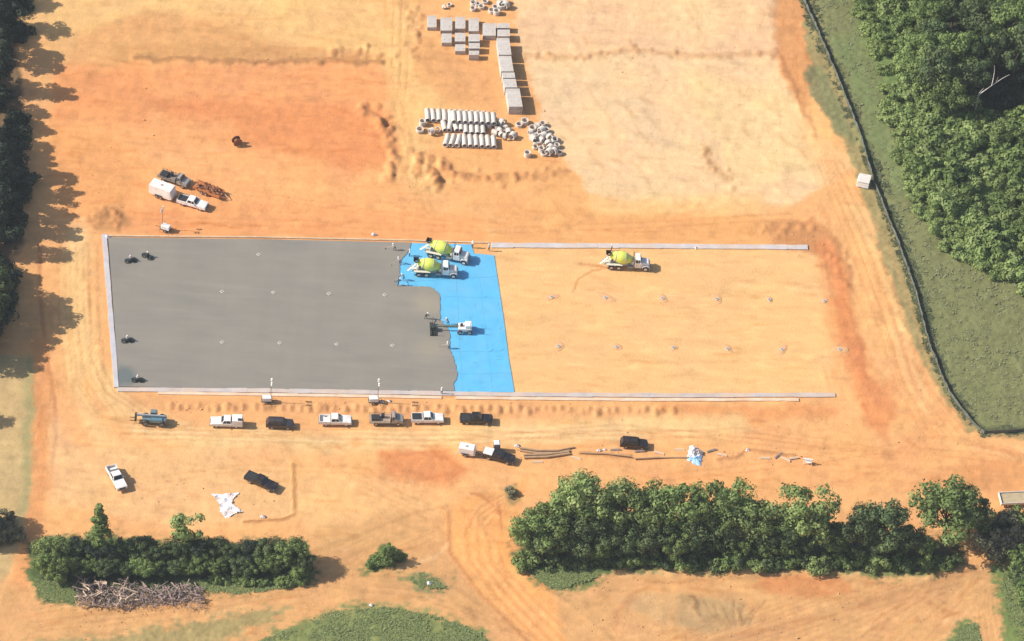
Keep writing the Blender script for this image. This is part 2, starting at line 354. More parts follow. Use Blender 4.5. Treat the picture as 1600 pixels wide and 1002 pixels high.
# --- bottom ground
area([(-60, 880), (60, 930), (500, 900), (700, 930), (760, 1060), (-60, 1060)], (232, 178, 122), .85, 16)
area([(860, 900), (940, 892), (1480, 895), (1580, 870), (1580, 1080), (900, 1080)], (234, 180, 124), .95, 10)
stroke([(930, 892), (1240, 890), (1450, 900)], 14, (246, 198, 140), .9, 8, h=.5)
stroke([(1000, 912), (1200, 900), (1420, 915)], 4, (205, 150, 104), .5, 4, h=-.15)
area([(1190, 896), (1310, 895), (1340, 925), (1260, 938), (1180, 915)], (226, 152, 100), .8, 10)
area([(1060, 932), (1160, 935), (1185, 975), (1100, 990), (1050, 975)], (200, 168, 124), .8, 12)
area([(960, 940), (1010, 925), (1060, 935), (1040, 975)], (212, 176, 130), .6, 12)
for k in range(7): stroke([(1100+k*16, 938+(k%3)*6), (1110+k*12, 955+(k%2)*8), (1128+k*7, 976)], 3, (166, 126, 88), .55, 3, raw=True, h=-.12)
stroke([(1080, 935), (1095, 960)], 5, (160, 118, 80), .7, 4, h=.3); stroke([(1152, 950), (1156, 978)], 5, (160, 118, 80), .7, 4, h=.3)
stroke([(985, 935), (960, 960), (958, 985)], 10, (212, 150, 102), .6, 8)
for k in range(12): stroke([(1530, 885), (1500-k*28, 940+k*4), (1420-k*44, 1030)], 2.6, (208, 156, 108), .55, 4, raw=True, h=-.08)
for k in range(8): stroke([(1530+k*3, 890), (1522+k*8, 960), (1535+k*10, 1060)], 3, (212, 162, 112), .6, 3, raw=True, h=-.08)
for k in range(6): stroke([(60, 985-k*7), (300, 965-k*9), (520, 905-k*10), (640, 830-k*5)], 2.8, (206, 158, 108), .45, 4, raw=True, h=-.06)
for k in range(5): stroke([(560+k*8, 900), (680+k*6, 905), (800, 965+k*8)], 3, (214, 160, 110), .5, 4, raw=True)
# --- grass, and litter floors under the trees darkened for their shade
GREEN = (118, 140, 80); OLIVE = (128, 134, 88)
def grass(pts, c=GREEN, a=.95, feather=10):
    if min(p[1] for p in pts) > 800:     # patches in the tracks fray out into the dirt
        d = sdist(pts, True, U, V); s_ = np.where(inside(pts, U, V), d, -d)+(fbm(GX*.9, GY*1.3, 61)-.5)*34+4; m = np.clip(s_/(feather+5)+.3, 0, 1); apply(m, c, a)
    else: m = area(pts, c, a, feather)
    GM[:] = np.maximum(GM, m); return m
FIELD = [(1250, -60), (1292, 60), (1345, 215), (1400, 370), (1450, 520), (1478, 610), (1530, 678), (1720, 684), (1720, -300), (1180, -300)]
grass(FIELD, OLIVE, .97, 5)
grass([(1330, -60), (1345, 60), (1420, 230), (1440, 330), (1560, 430), (1720, 480), (1720, -300), (1290, -300)], (118, 140, 82), .9, 26)
grass([(1300, 60), (1335, 60), (1380, 170), (1430, 300), (1400, 300), (1340, 160)], (128, 146, 92), .6, 16)
grass([(1260, 100), (1285, 100), (1345, 225), (1315, 205), (1270, 150)], (120, 130, 92), .85, 6)
grass([(1236, -80), (1290, -80), (1290, 40), (1350, 190), (1415, 385), (1460, 545), (1545, 675), (1512, 676), (1440, 575), (1378, 400), (1328, 250), (1262, 80)], (146, 146, 98), .8, 5)
grass([(1532, 684), (1620, 690), (1620, 682), (1532, 676)], (150, 140, 95), .7, 5)
grass([(400, 1010), (470, 975), (520, 952), (600, 945), (680, 958), (750, 985), (800, 1080), (330, 1080)], (134, 146, 86), .95, 10)
grass([(40, 1010), (160, 992), (300, 975), (400, 955), (460, 950), (380, 990), (300, 1040), (40, 1060)], (156, 152, 100), .75, 10)
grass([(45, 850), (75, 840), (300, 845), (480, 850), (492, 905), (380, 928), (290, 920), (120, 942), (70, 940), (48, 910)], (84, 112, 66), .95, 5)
grass([(570, 888), (600, 850), (632, 872), (600, 888)], (96, 124, 70), .9, 4)
grass([(628, 900), (660, 893), (695, 905), (700, 922), (660, 920)], (140, 142, 92), .9, 5)
grass([(820, 880), (960, 885), (930, 905), (870, 925), (830, 905)], (116, 132, 78), .95, 5)
grass([(800, 860), (1500, 860), (1500, 878), (1440, 900), (1380, 902), (1280, 888), (820, 890)], (112, 128, 74), .9, 5)
grass([(1445, -300), (1450, 30), (1455, 100), (1470, 200), (1720, 215), (1720, -300)], (66, 72, 54), .95, 12)  # leaf litter in the wood, darkened to deepen the shade of its hollows
grass([(806, 838), (900, 822), (1180, 832), (1400, 842), (1500, 846), (1492, 870), (1440, 884), (1280, 884), (820, 882)], (76, 80, 54), .92, 8)  # litter under the long row, shade between the trees painted in
grass([(60, 862), (478, 862), (486, 895), (300, 902), (70, 915)], (70, 82, 54), .9, 6)  # litter under the hedge, its shade painted into the ground colour
grass([(-300, -100), (28, -100), (34, 380), (18, 400), (22, 470), (-20, 540), (-300, 560)], (92, 84, 66), .85, 8)  # brown floor of the left wood, tree shade painted into it
grass([(1480, 1010), (1500, 975), (1525, 970), (1540, 1080), (1470, 1080)], (110, 138, 76), .95, 5)
grass([(1550, 880), (1700, 860), (1700, 1080), (1590, 1080)], (112, 140, 76), .92, 6)
stroke([(1572, 880), (1600, 960), (1630, 1060)], 8, (200, 170, 118), .8, 5); stroke([(1590, 870), (1640, 960)], 10, (190, 165, 112), .7, 5)
grass([(784, 758), (806, 752), (812, 780), (790, 790)], (170, 150, 100), .7, 5)
stroke([(1240, -20), (1264, 15), (1292, 75), (1326, 150), (1357, 230), (1376, 295), (1410, 380), (1442, 470), (1462, 545), (1488, 612), (1514, 648), (1538, 672), (1620, 669)], 6, (84, 92, 62), .8, 4, raw=True)
def ruts(pts, gap, c=(216, 150, 98), a=.6, w=2.2, h=-.04):
    for k in (-.5, .5): stroke([(x+gap*k*.25, y+gap*k) for x, y in pts], w, c, a, 2.4, raw=True, h=h)
def rutv(pts, gap, c=(216, 150, 98), a=.6, w=2.2, h=-.04):
    for k in (-.5, .5): stroke([(x+gap*k, y) for x, y in pts], w, c, a, 2.4, raw=True, h=h)
for d in (0, 9, -8): ruts([(190, 672+d), (420, 680+d*.6), (700, 684+d), (960, 676-d), (1180, 680+d), (1400, 712+d*.4)], 9, a=.42)
for d in (0, 16, 34, -14): rutv([(1290+d*.5, 250), (1345+d, 380), (1390+d, 500), (1420+d, 600), (1470+d*1.5, 680), (1600, 712)], 13, (226, 156, 102), .5)
for d in (0, 12, -12): rutv([(622+d, -20), (618+d, 120), (628-d, 220), (660+d, 330)], 12, (226, 170, 112), .5)
for d in (0, 18, 40): rutv([(96+d, 385), (98+d, 500), (108+d, 590), (150+d, 650), (260+d, 672)], 11, (226, 164, 108), .5)
ruts([(120, 350), (300, 345), (520, 350), (760, 360), (1000, 352), (1240, 338)], 9, (226, 158, 104), .5); ruts([(380, 300), (520, 322), (700, 350)], 8, (232, 160, 106), .5)
ruts([(240, 750), (380, 730), (560, 735), (700, 760)], 9, (230, 170, 112), .5); ruts([(1000, 750), (1200, 728), (1400, 700), (1560, 716)], 10, (226, 156, 102), .5)
stroke([(905, 412), (930, 414), (952, 418)], 3, (206, 142, 94), .8, 2.5, raw=True, h=-.04); stroke([(896, 455), (904, 436), (924, 424), (948, 418)], 3, (210, 148, 98), .75, 2.5, raw=True, h=-.04)
for k in range(5): ruts([(1500-k*60, 905+k*4), (1400-k*70, 935+k*10), (1240-k*70, 985+k*14)], 9, (206, 152, 104), .5)
ruts([(60, 975), (280, 950), (480, 925), (580, 880), (680, 835)], 10, (204, 150, 102), .5); ruts([(520, 915), (640, 925), (760, 965), (860, 1010)], 10, (204, 150, 102), .5)
# --- fine blade and wheel streaks left by graders and trucks
def streak(px, py, L, a, wd, c, al):
    p = P(px, py); r_ = L/8.3+wd/8.3+2
    i0, i1 = np.searchsorted(xs, (p.x-r_, p.x+r_)); j0, j1 = np.searchsorted(ys, (p.y-r_*1.4, p.y+r_*1.4))
    if i1-i0 < 2 or j1-j0 < 2: return
    u, v = U0[j0:j1, i0:i1]-px, V0[j0:j1, i0:i1]-py
    ca, sa = math.cos(a), math.sin(a); t = u*ca+v*sa; n_ = -u*sa+v*ca+math.sin(px)*L*.06*(t/L)**2*4
    m = np.clip(1.5-np.abs(n_)/wd*2, 0, 1)*np.clip((L/2-np.abs(t))/(L*.25), 0, 1)*al*np.clip((N2[j0:j1, i0:i1]-.25)*3, 0, 1)*(1-GM[j0:j1, i0:i1])
    Cg[j0:j1, i0:i1] = Cg[j0:j1, i0:i1]*(1+m[..., None]*(np.array(c)-1))
DK_, LT_ = (.88, .80, .72), (1.06, 1.09, 1.13)
for (x0, y0, x1, y1, n_, a, da, L) in [(80, 0, 640, 370, 330, .02, .12, 70), (160, 345, 1280, 382, 60, .02, .05, 90), (600, 0, 660, 300, 50, 1.5, .2, 60), (660, 90, 930, 370, 70, .2, .4, 45),
    (820, 90, 1260, 310, 120, .75, .35, 50), (810, 0, 1210, 85, 60, 1.3, .4, 40), (770, 390, 1290, 610, 230, .02, .06, 60), (1270, 250, 1450, 640, 130, 1.22, .12, 70), (1350, 600, 1580, 740, 60, .7, .5, 50),
    (130, 655, 1300, 700, 110, .01, .06, 90), (75, 390, 165, 640, 90, 1.5, .06, 60), (90, 700, 470, 820, 70, .1, .4, 40), (460, 700, 800, 860, 80, .5, .4, 60), (700, 790, 800, 1000, 60, 1.1, .2, 60),
    (900, 895, 1500, 1000, 190, -.15, .3, 60), (1350, 890, 1540, 1000, 90, -.75, .2, 60), (60, 930, 640, 1000, 130, -.1, .12, 80), (50, 560, 75, 900, 40, 1.6, .05, 60), (1210, 0, 1265, 200, 40, 1.45, .1, 60), (940, 725, 1450, 770, 60, .05, .2, 60)]:
    for i in range(n_): streak(rnd.uniform(x0, x1), rnd.uniform(y0, y1), L*rnd.uniform(.4, 1.3), a+rnd.gauss(0, da), rnd.uniform(1.8, 7), DK_ if rnd.random() < .55 else LT_, rnd.uniform(.25, .8))
# --- general variation: streaks, stains and mottling of the soil itself
soil = (1-GM)
k = 1+soil*((N1-.5)*.14+(N2-.5)*.12+(N3-.5)*.07+(NS-.5)*.10)+GM*((N2-.5)*.4+(N3-.5)*.35)
Cg *= k[..., None]
Cg[..., 2] *= 1-soil*(.09+(N1-.5)*.12); Cg[..., 1] *= 1-soil*(.022+(fbm(GX*.2, GY*.25, 77)-.5)*.06)
dark = np.clip((fbm(GX*.35, GY*.7, 91)-.60)*7, 0, 1)*soil; Cg *= (1-.10*dark)[..., None]
light = np.clip((fbm(GX*.3, GY*.9, 101)-.60)*7, 0, 1)*soil; Cg *= (1+.07*light)[..., None]
near = (np.abs(GX) < 118) & (np.abs(GY) < 118)
PADM = inside([(150, 355), (1285, 372), (1325, 628), (165, 628)], U0, V0)
rough = np.where(PADM, .12, 1.0)
Hh += rough*((N2-.5)*.22+(N3-.5)*.07+(N1-.5)*.4+(NS-.5)*.05)+GM*(N3-.5)*.25-.06
Hh = np.where(PADM, np.minimum(Hh, -.03), Hh)
Hh = np.where(near, Hh, 0)
Cg = np.clip(Cg, .01, .85)
far = ~near
def grid_ground():
    ny, nx = GX.shape
    co = np.stack([GX, GY, Hh], -1).reshape(-1, 3).astype(np.float32)
    i = (np.arange(ny-1)[:, None]*nx+np.arange(nx-1)[None, :]).reshape(-1)
    f = np.stack([i, i+1, i+1+nx, i+nx], -1).astype(np.int32)
    me = bpy.data.meshes.new('ground'); me.vertices.add(len(co)); me.vertices.foreach_set('co', co.ravel())
    me.loops.add(f.size); me.loops.foreach_set('vertex_index', f.ravel()); me.polygons.add(len(f))
    me.polygons.foreach_set('loop_start', np.arange(0, f.size, 4, dtype=np.int32)); me.polygons.foreach_set('loop_total', np.full(len(f), 4, np.int32))
    me.polygons.foreach_set('use_smooth', np.ones(len(f), bool))
    me.update(calc_edges=True)
    ca = me.color_attributes.new('soil', 'FLOAT_COLOR', 'POINT')
    ca.data.foreach_set('color', np.concatenate([Cg.reshape(-1, 3), np.ones((len(co), 1))], 1).astype(np.float32).ravel())
    m = bpy.data.materials.new('soil_and_grass'); m.use_nodes = True; n = m.node_tree; b = n.nodes['Principled BSDF']
    b.inputs['Roughness'].default_value = .95; b.inputs['Specular IOR Level'].default_value = .15
    at = n.nodes.new('ShaderNodeAttribute'); at.attribute_name = 'soil'
    ge = n.nodes.new('ShaderNodeNewGeometry')
    def noise(sc, det, strx=1):
        mp_ = n.nodes.new('ShaderNodeMapping'); mp_.inputs['Scale'].default_value = (strx, 1, 1)
        n.links.new(ge.outputs['Position'], mp_.inputs['Vector'])
        no = n.nodes.new('ShaderNodeTexNoise'); no.inputs['Scale'].default_value = sc; no.inputs['Detail'].default_value = det
        n.links.new(mp_.outputs[0], no.inputs['Vector']); return no.outputs['Fac']
    def mr(s, a, bb, c_, d):
        q = n.nodes.new('ShaderNodeMapRange')
        for i_, v_ in zip(('From Min', 'From Max', 'To Min', 'To Max'), (a, bb, c_, d)): q.inputs[i_].default_value = v_
        n.links.new(s, q.inputs['Value']); return q.outputs['Result']
    n1 = noise(2.2, 6); n2 = noise(.8, 6, .25)
    a1 = mr(n1, .3, .7, .95, 1.05); a2 = mr(n2, .3, .7, .96, 1.04)
    mu = n.nodes.new('ShaderNodeMath'); mu.operation = 'MULTIPLY'; n.links.new(a1, mu.inputs[0]); n.links.new(a2, mu.inputs[1])
    sc = n.nodes.new('ShaderNodeVectorMath'); sc.operation = 'SCALE'; n.links.new(at.outputs['Color'], sc.inputs[0]); n.links.new(mu.outputs[0], sc.inputs['Scale'])
    n.links.new(sc.outputs[0], b.inputs['Base Color'])
    bp = n.nodes.new('ShaderNodeBump'); bp.inputs['Strength'].default_value = .5; bp.inputs['Distance'].default_value = .12
    n.links.new(n1, bp.inputs['Height']); n.links.new(bp.outputs[0], b.inputs['Normal'])
    me.materials.append(m)
    o = link(bpy.data.objects.new('ground', me)); tag(o, 'orange clay construction ground with haul roads and grass edges', 'ground', kind='structure')
    return o
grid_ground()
# ------------------------------------------------------------------ slab, sheet, forms, footings
def poly_sheet(name, pts, z0, z1, m, parent=None, bevel=0):
    b = MB(); n = len(pts); top = [P(x, y, z1) for x, y in pts]; bot = [Vector((q.x, q.y, z0)) for q in top]
    b.add(bot+top, [tuple(range(n)), tuple(range(2*n-1, n-1, -1))]+[(i, (i+1) % n, n+(i+1) % n, n+i) for i in range(n)])
    return b.build(name, m, parent)
SZ = .12
slab_pts = [(169, 371), (420, 374), (643, 379), (640, 390), (630, 402), (624, 416), (626, 430), (619, 440), (622, 445), (648, 447), (672, 448), (683, 455), (688, 466), (688, 484),
            (687, 500), (695, 507), (702, 520), (703, 533), (702, 544), (708, 556), (713, 572), (714, 588), (709, 598), (711, 611), (560, 610), (420, 608), (186, 604), (183, 560), (177, 480), (172, 410)]
sm = bpy.data.materials.new('fresh_concrete'); sm.use_nodes = True; n = sm.node_tree; b = n.nodes['Principled BSDF']; b.inputs['Roughness'].default_value = .55
b.inputs['Specular IOR Level'].default_value = .3
ge = n.nodes.new('ShaderNodeNewGeometry')
def _noise(sc, det, s=(1, 1, 1)):
    mp = n.nodes.new('ShaderNodeMapping'); mp.inputs['Scale'].default_value = s; n.links.new(ge.outputs['Position'], mp.inputs['Vector'])
    no = n.nodes.new('ShaderNodeTexNoise'); no.inputs['Scale'].default_value = sc; no.inputs['Detail'].default_value = det; n.links.new(mp.outputs[0], no.inputs['Vector']); return no.outputs['Fac']
def _mr(s, a, c, d, e):
    q = n.nodes.new('ShaderNodeMapRange')
    for k_, v_ in zip(('From Min', 'From Max', 'To Min', 'To Max'), (a, c, d, e)): q.inputs[k_].default_value = v_
    n.links.new(s, q.inputs['Value']); return q.outputs['Result']
def _mix(f, a, c):
    mm = n.nodes.new('ShaderNodeMix'); mm.data_type = 'RGBA'; n.links.new(f, mm.inputs['Factor'])
    for i_, v_ in ((6, a), (7, c)):
        if isinstance(v_, tuple): mm.inputs[i_].default_value = (*v_, 1)
        else: n.links.new(v_, mm.inputs[i_])
    return mm.outputs[2]
c0 = _mix(_mr(_noise(.09, 4), .35, .65, 0, 1), A(150, 145, 136), A(161, 154, 143))
c0 = _mix(_mr(_noise(.5, 6, (.25, 1, 1)), .35, .75, 0, .5), c0, A(172, 163, 150))
c0 = _mix(_mr(_noise(3, 4), .4, .8, 0, .25), c0, A(148, 142, 130))
c0 = _mix(_mr(_noise(.22, 3, (2.2, .15, 1)), .48, .62, 0, .16), c0, A(150, 143, 131))
c0 = _mix(_mr(_noise(.35, 5, (.12, 1.6, 1)), .52, .7, 0, .2), c0, A(180, 172, 160))
def _near(px, py, r0, r1, amt):
    q = P(px, py, SZ); vm = n.nodes.new('ShaderNodeVectorMath'); vm.operation = 'DISTANCE'; vm.inputs[1].default_value = q
    n.links.new(ge.outputs['Position'], vm.inputs[0]); ad = n.nodes.new('ShaderNodeMath'); n.links.new(vm.outputs['Value'], ad.inputs[0]); n.links.new(_mr(_noise(.8, 4), 0, 1, -.9, .9), ad.inputs[1])
    return _mr(ad.outputs[0], r0, r1, amt, 0)
c0 = _mix(_near(192, 588, 1.6, 3.4, .85), c0, A(112, 124, 124))     # water left on the slab corner
c0 = _mix(_near(668, 475, 1.2, 4.2, .6), c0, A(184, 172, 150)); c0 = _mix(_near(672, 545, 1.2, 4.6, .5), c0, A(182, 170, 148))
n.links.new(c0, b.inputs['Base Color'])
rag = []
for i in range(len(slab_pts)):
    a_, c_ = slab_pts[i], slab_pts[(i+1) % len(slab_pts)]; rag.append(a_)
    if 2 <= i <= 23:
        n_ = max(1, int(math.hypot(c_[0]-a_[0], c_[1]-a_[1])/3.2))
        for k_ in range(1, n_): rag.append((a_[0]+(c_[0]-a_[0])*k_/n_+rnd.uniform(-1.5, 1.5), a_[1]+(c_[1]-a_[1])*k_/n_+rnd.uniform(-1.1, 1.1)))
slab_pts = rag
o = poly_sheet('concrete_slab', slab_pts, -.1, SZ, sm); tag(o, 'freshly poured grey concrete slab ending in a ragged edge', 'slab', kind='structure')

blue_m = mat('blue_sheet', A(110, 206, 255), .4, 0, .07, .5, .6, dirt=A(150, 205, 236), dirt_amt=.35)
b = MB(); bpts = [(600, 379), (736, 382), (741, 396), (772, 399), (780, 450), (788, 505), (795, 560), (804, 613), (600, 611)]
o = poly_sheet('vapour_barrier', bpts, -.02, .03, blue_m); tag(o, 'bright blue plastic vapour barrier laid beside the grey slab', 'plastic sheet')
SEAM = mat('blue_seam', A(112, 200, 242), .5, 0, .1)
for (x0, y0, x1, y1) in [(713, 440, 722, 612), (748, 430, 770, 612), (690, 463, 782, 466), (706, 550, 793, 548), (712, 585, 800, 583), (650, 440, 776, 432)]:
    a_, c_ = P(x0, y0, .03), P(x1, y1, .03); mb = MB(); pr = a_
    for k_ in range(1, 13):
        q = a_.lerp(c_, k_/12)+Vector((rnd.uniform(-.12, .12), rnd.uniform(-.12, .12), rnd.uniform(0, .01))); mb.tube(pr, q, .03, n=5, caps=False); pr = q
    mb.build('seam', SEAM, o)
for k_ in range(26):        # stray tears and folds standing up from the sheet
    t = rnd.random(); x = rnd.uniform(716, 785); y = rnd.uniform(465, 606); a_ = P(x, y, .04); an = rnd.uniform(0, 3.1)
    MB().tube(a_, a_+Vector((math.cos(an), math.sin(an), 0))*rnd.uniform(.4, 1.2), .035, .015, n=5).build('fold', SEAM, o)

def strip(name, pts, wd, z, m, label, cat, group=None, dip=None):
    """a long low wall along photo pixels, cast in lengths with joints"""
    b = MB(); q = [P(x, y) for x, y in pts]; st = []
    for i in range(len(q)-1):
        a_, c_ = q[i], q[i+1]; n_ = max(1, int((c_-a_).length/3.6)); dn = (c_-a_).normalized(); pn = Vector((-dn.y, dn.x, 0))*wd/2
        for k_ in range(n_): st.append((a_.lerp(c_, k_/n_), pn))
        if i == len(q)-2: st.append((c_, pn))
    rings_ = []
    for i, (p, pn) in enumerate(st):
        for kk in ((0,) if i in (0, len(st)-1) else (-1, 1)):
            dn = Vector((pn.y, -pn.x, 0)).normalized()*.015*kk; w0 = pn*(1+rnd.uniform(-.12, .12)); j = pn*rnd.uniform(-.06, .06); zz = z+rnd.uniform(-.015, .015)
            rings_.append([(*(p+dn+j-w0)[:2], -.1), (*(p+dn+j+w0)[:2], -.1), (*(p+dn+j+w0)[:2], zz), (*(p+dn+j-w0)[:2], zz)])
    b.add([v for r_ in rings_ for v in r_], [(0, 1, 2, 3), tuple(4*(len(rings_)-1)+k_ for k_ in (3, 2, 1, 0))]+[(4*i+k_, 4*(i+1)+k_, 4*(i+1)+(k_+1) % 4, 4*i+(k_+1) % 4) for i in range(len(rings_)-1) for k_ in range(4)])
    o = b.build(name, m); tag(o, label, cat, group); return o
G = 'low concrete edge walls round the building pad'
strip('foundation_wall', [(768, 384), (1000, 385), (1262, 387)], 1.25, .14, FORM, 'pale low concrete edge wall along the far side of the bare orange pad', 'foundation wall', G)
strip('foundation_wall', [(163, 367), (171, 470), (182, 606)], .9, .17, mat('form_blue_white', A(216, 214, 222), .8, 0, .1, .5, dirt=A(225, 190, 150), dirt_amt=.4), 'bluish white low edge wall along the left end of the grey slab', 'foundation wall', G)
strip('foundation_wall', [(164, 369), (400, 371), (640, 376), (764, 380)], .35, .15, mat('form_tan', A(232, 200, 162), .9, 0, .15, .7), 'thin tan edge form along the far side of the grey slab', 'foundation wall', G)
strip('foundation_wall', [(184, 609), (420, 611), (800, 617), (1050, 618.5), (1305, 617.5)], 1.05, .13, mat('form_grey', A(216, 204, 200), .9, 0, .14, .4, .2, dirt=A(245, 200, 150), dirt_amt=.6), 'grey low edge wall along the near side of slab and pad', 'foundation wall', G)
strip('form_boards', [(247, 614.5), (560, 619), (690, 621.5)], .7, .1, BOARD, 'pale timber form boards lying outside the near edge of the grey slab', 'form boards', 'pale timber form boards')
strip('form_boards', [(712, 622), (1000, 625), (1248, 625)], .75, .12, BOARD, 'pale timber form boards lying outside the near edge of the bare pad', 'form boards', 'pale timber form boards')

ORD = ['first', 'second', 'third', 'fourth', 'fifth', 'sixth', 'seventh', 'eighth', 'ninth', 'tenth', 'eleventh', 'twelfth', 'thirteenth']
cb = MB(); cb.hexa([(-.46, 0, 0), (0, -.46, 0), (.46, 0, 0), (0, .46, 0)], [(-.46, 0, .06), (0, -.46, .06), (.46, 0, .06), (0, .46, .06)])
cproto = None
CBM = mat('leave_out_cap', A(222, 212, 200), .8)
def footing(x, y, z, label, group):
    global cproto
    if cproto is None:
        cproto = empty('column_base'); cb.build('pier_cap', CBM, cproto)
        MB().box(-.14, .14, -.14, .14, .06, .10).build('anchor_plate', STEEL, cproto); o = cproto
    else: o = copy_tree(cproto)
    o.location = P(x, y, z); o.rotation_euler[2] = .1; tag(o, label, 'column base', group)
for row, pts in (('far', [(347, 456), (427, 457), (514, 459), (601, 461)]), ('near', [(347, 535), (437, 536), (526, 538), (613, 540)])):
    for i, (x, y) in enumerate(pts): footing(x, y, SZ, 'pale column base in the grey slab, %s from left in the %s row' % (ORD[i], row), 'column bases in the slab')
footing(404, 398, SZ, 'small pale column base alone near the far edge of the grey slab', 'column bases in the slab')
mound = MB(); ns = 18
mv = [(0, 0, .07)]
for rr, zz in ((.45, .03), (.8, .05), (1.15, .02), (1.6, -.05)):
    for i in range(ns):
        t = 2*math.pi*i/ns; r_ = rr*(1+.12*math.sin(2*t+rr)+rnd.uniform(-.12, .12)); mv.append((r_*math.cos(t)*1.15, r_*math.sin(t), zz*(.6+.8*rnd.random())))
mf = [(0, 1+i, 1+(i+1) % ns) for i in range(ns)]
for j in range(3):
    for i in range(ns): mf.append((1+j*ns+i, 1+(j+1)*ns+i, 1+(j+1)*ns+(i+1) % ns, 1+j*ns+(i+1) % ns))
mound.add(mv, mf); MND = mat('dug_clay', A(246, 188, 132), .95, 0, .12, 1.5, .5); mproto = None
for row, pts in (('far', [(862, 464), (946, 465), (1035, 466), (1120, 467), (1202, 468), (1288, 470)]), ('near', [(873, 541), (963, 542), (1052, 543), (1137, 545), (1222, 546), (1312, 546)])):
    for i, (x, y) in enumerate(pts):
        if mproto is None: mo = mproto = mound.build('soil_mound', MND, smooth=True)
        else: mo = copy_tree(mproto)
        mo.location = P(x, y, 0); mo.rotation_euler[2] = rnd.uniform(0, 6); s_ = rnd.uniform(.5, .95); mo.scale = (s_*rnd.uniform(.8, 1.25), s_*rnd.uniform(.7, 1.1), rnd.uniform(.6, 1.2))
        tag(mo, 'low ring of dug clay on the bare pad, %s from left in %s row' % (ORD[i], row), 'soil mound', 'dug clay rings round the column bases')
        footing(x, y, .09, 'pale column base on the bare orange pad, %s from left in %s row' % (ORD[i], row), 'column bases on the bare pad')

# ------------------------------------------------------------------ vehicles
def panel(pts, th=.012):              # thin plate proud of the surface it lies on
    p = [Vector(q) for q in pts]; nn = (p[1]-p[0]).cross(p[2]-p[0]).normalized()*th; b = MB()
    n_ = len(p); b.add([q-nn*.3 for q in p]+[q+nn for q in p], [tuple(range(n_-1, -1, -1)), tuple(range(n_, 2*n_))]+[(i, (i+1) % n_, n_+(i+1) % n_, n_+i) for i in range(n_)]); return b
def wheel(root, x, y, r=.38, wd=.26, rimmat=None):
    sg = 1 if y > 0 else -1
    t = MB(); t.lathe((0, -wd/2, 0), (0, 1, 0), [(0, r*.62), (0, r*.93), (wd*.15, r), (wd*.85, r), (wd, r*.93), (wd, r*.62), (wd*.8, r*.55), (wd*.2, r*.55), (0, r*.62)], 18)
    e = t.build('wheel', RUB, root, smooth=True); e.location = (x, y, r)
    m_ = MB(); m_.lathe((0, sg*(wd*.28), 0), (0, sg, 0), [(0, 0.001), (0, r*.55), (wd*.12, r*.6), (wd*.12, r*.5), (.02, r*.2), (wd*.14, r*.16), (wd*.14, .001)], 12)
    m_.build('rim', rimmat or RIM, e, smooth=True); return e
def greenhouse(root, x0, x1, hw, z0, z1, f, r, m, parts=True, ty=.16):
    """cab top: x0 rear..x1 front, front rake f, rear rake r"""
    b = MB(); b.box(x0, x1, -hw, hw, z0, z1, tx0=r, tx1=f, ty=ty); c = b.build('cab_top', m, root, bevel=.05)
    def pt(x, s, k):   # point on side face s at height fraction k
        return (x, s*(hw-ty*k), z0+(z1-z0)*k)
    g = .14; k0, k1 = .1, .86
    W_ = hw-.10
    panel([(x1-f*k0, W_-ty*k0, z0+(z1-z0)*k0), (x1-f*k0, -W_+ty*k0, z0+(z1-z0)*k0), (x1-f*k1, -W_+ty*k1, z0+(z1-z0)*k1), (x1-f*k1, W_-ty*k1, z0+(z1-z0)*k1)][::-1]).build('windshield', GLASS, c)
    panel([(x0+r*k0, W_-ty*k0, z0+(z1-z0)*k0), (x0+r*k0, -W_+ty*k0, z0+(z1-z0)*k0), (x0+r*k1, -W_+ty*k1, z0+(z1-z0)*k1), (x0+r*k1, W_-ty*k1, z0+(z1-z0)*k1)]).build('rear_window', GLASS, c)
    L = x1-x0; cuts = [x0+g]+[x0+L*q for q in ((.5,) if L < 2.3 else (.34, .66))]+[x1-g]
    for s in (-1, 1):
        for i in range(len(cuts)-1):
            a0 = cuts[i]+(.04 if i else 0); a1 = cuts[i+1]-(.04 if i < len(cuts)-2 else 0)
            lo0, lo1 = a0+(r*k0 if i == 0 else 0), a1-(f*k0 if i == len(cuts)-2 else 0)
            hi0, hi1 = a0+(r*k1 if i == 0 else 0), a1-(f*k1 if i == len(cuts)-2 else 0)
            q = [pt(lo0, s, k0), pt(lo1, s, k0), pt(hi1, s, k1), pt(hi0, s, k1)]
            if s > 0: q = q[::-1]
            panel(q).build('side_window', GLASS, c)
    return c
def lights(root, xf, xr, hw, z, zr=None):
    for s in (-1, 1):
        MB().box(xf-.05, xf+.03, s*hw*.78-.17, s*hw*.78+.17, z-.09, z+.09).build('headlight', LAMP, root, bevel=.02)
        MB().box(xr-.03, xr+.04, s*hw*.9-.07, s*hw*.9+.07, (zr or z)-.14, (zr or z)+.14).build('tail_light', REDL, root)
def mirrors(root, x, hw, z, m):
    for s in (-1, 1): MB().box(x-.08, x+.08, s*(hw+.02) if s > 0 else -(hw+.24), (hw+.24) if s > 0 else -(hw+.02), z-.02, z+.22).build('mirror', m, root, bevel=.02)
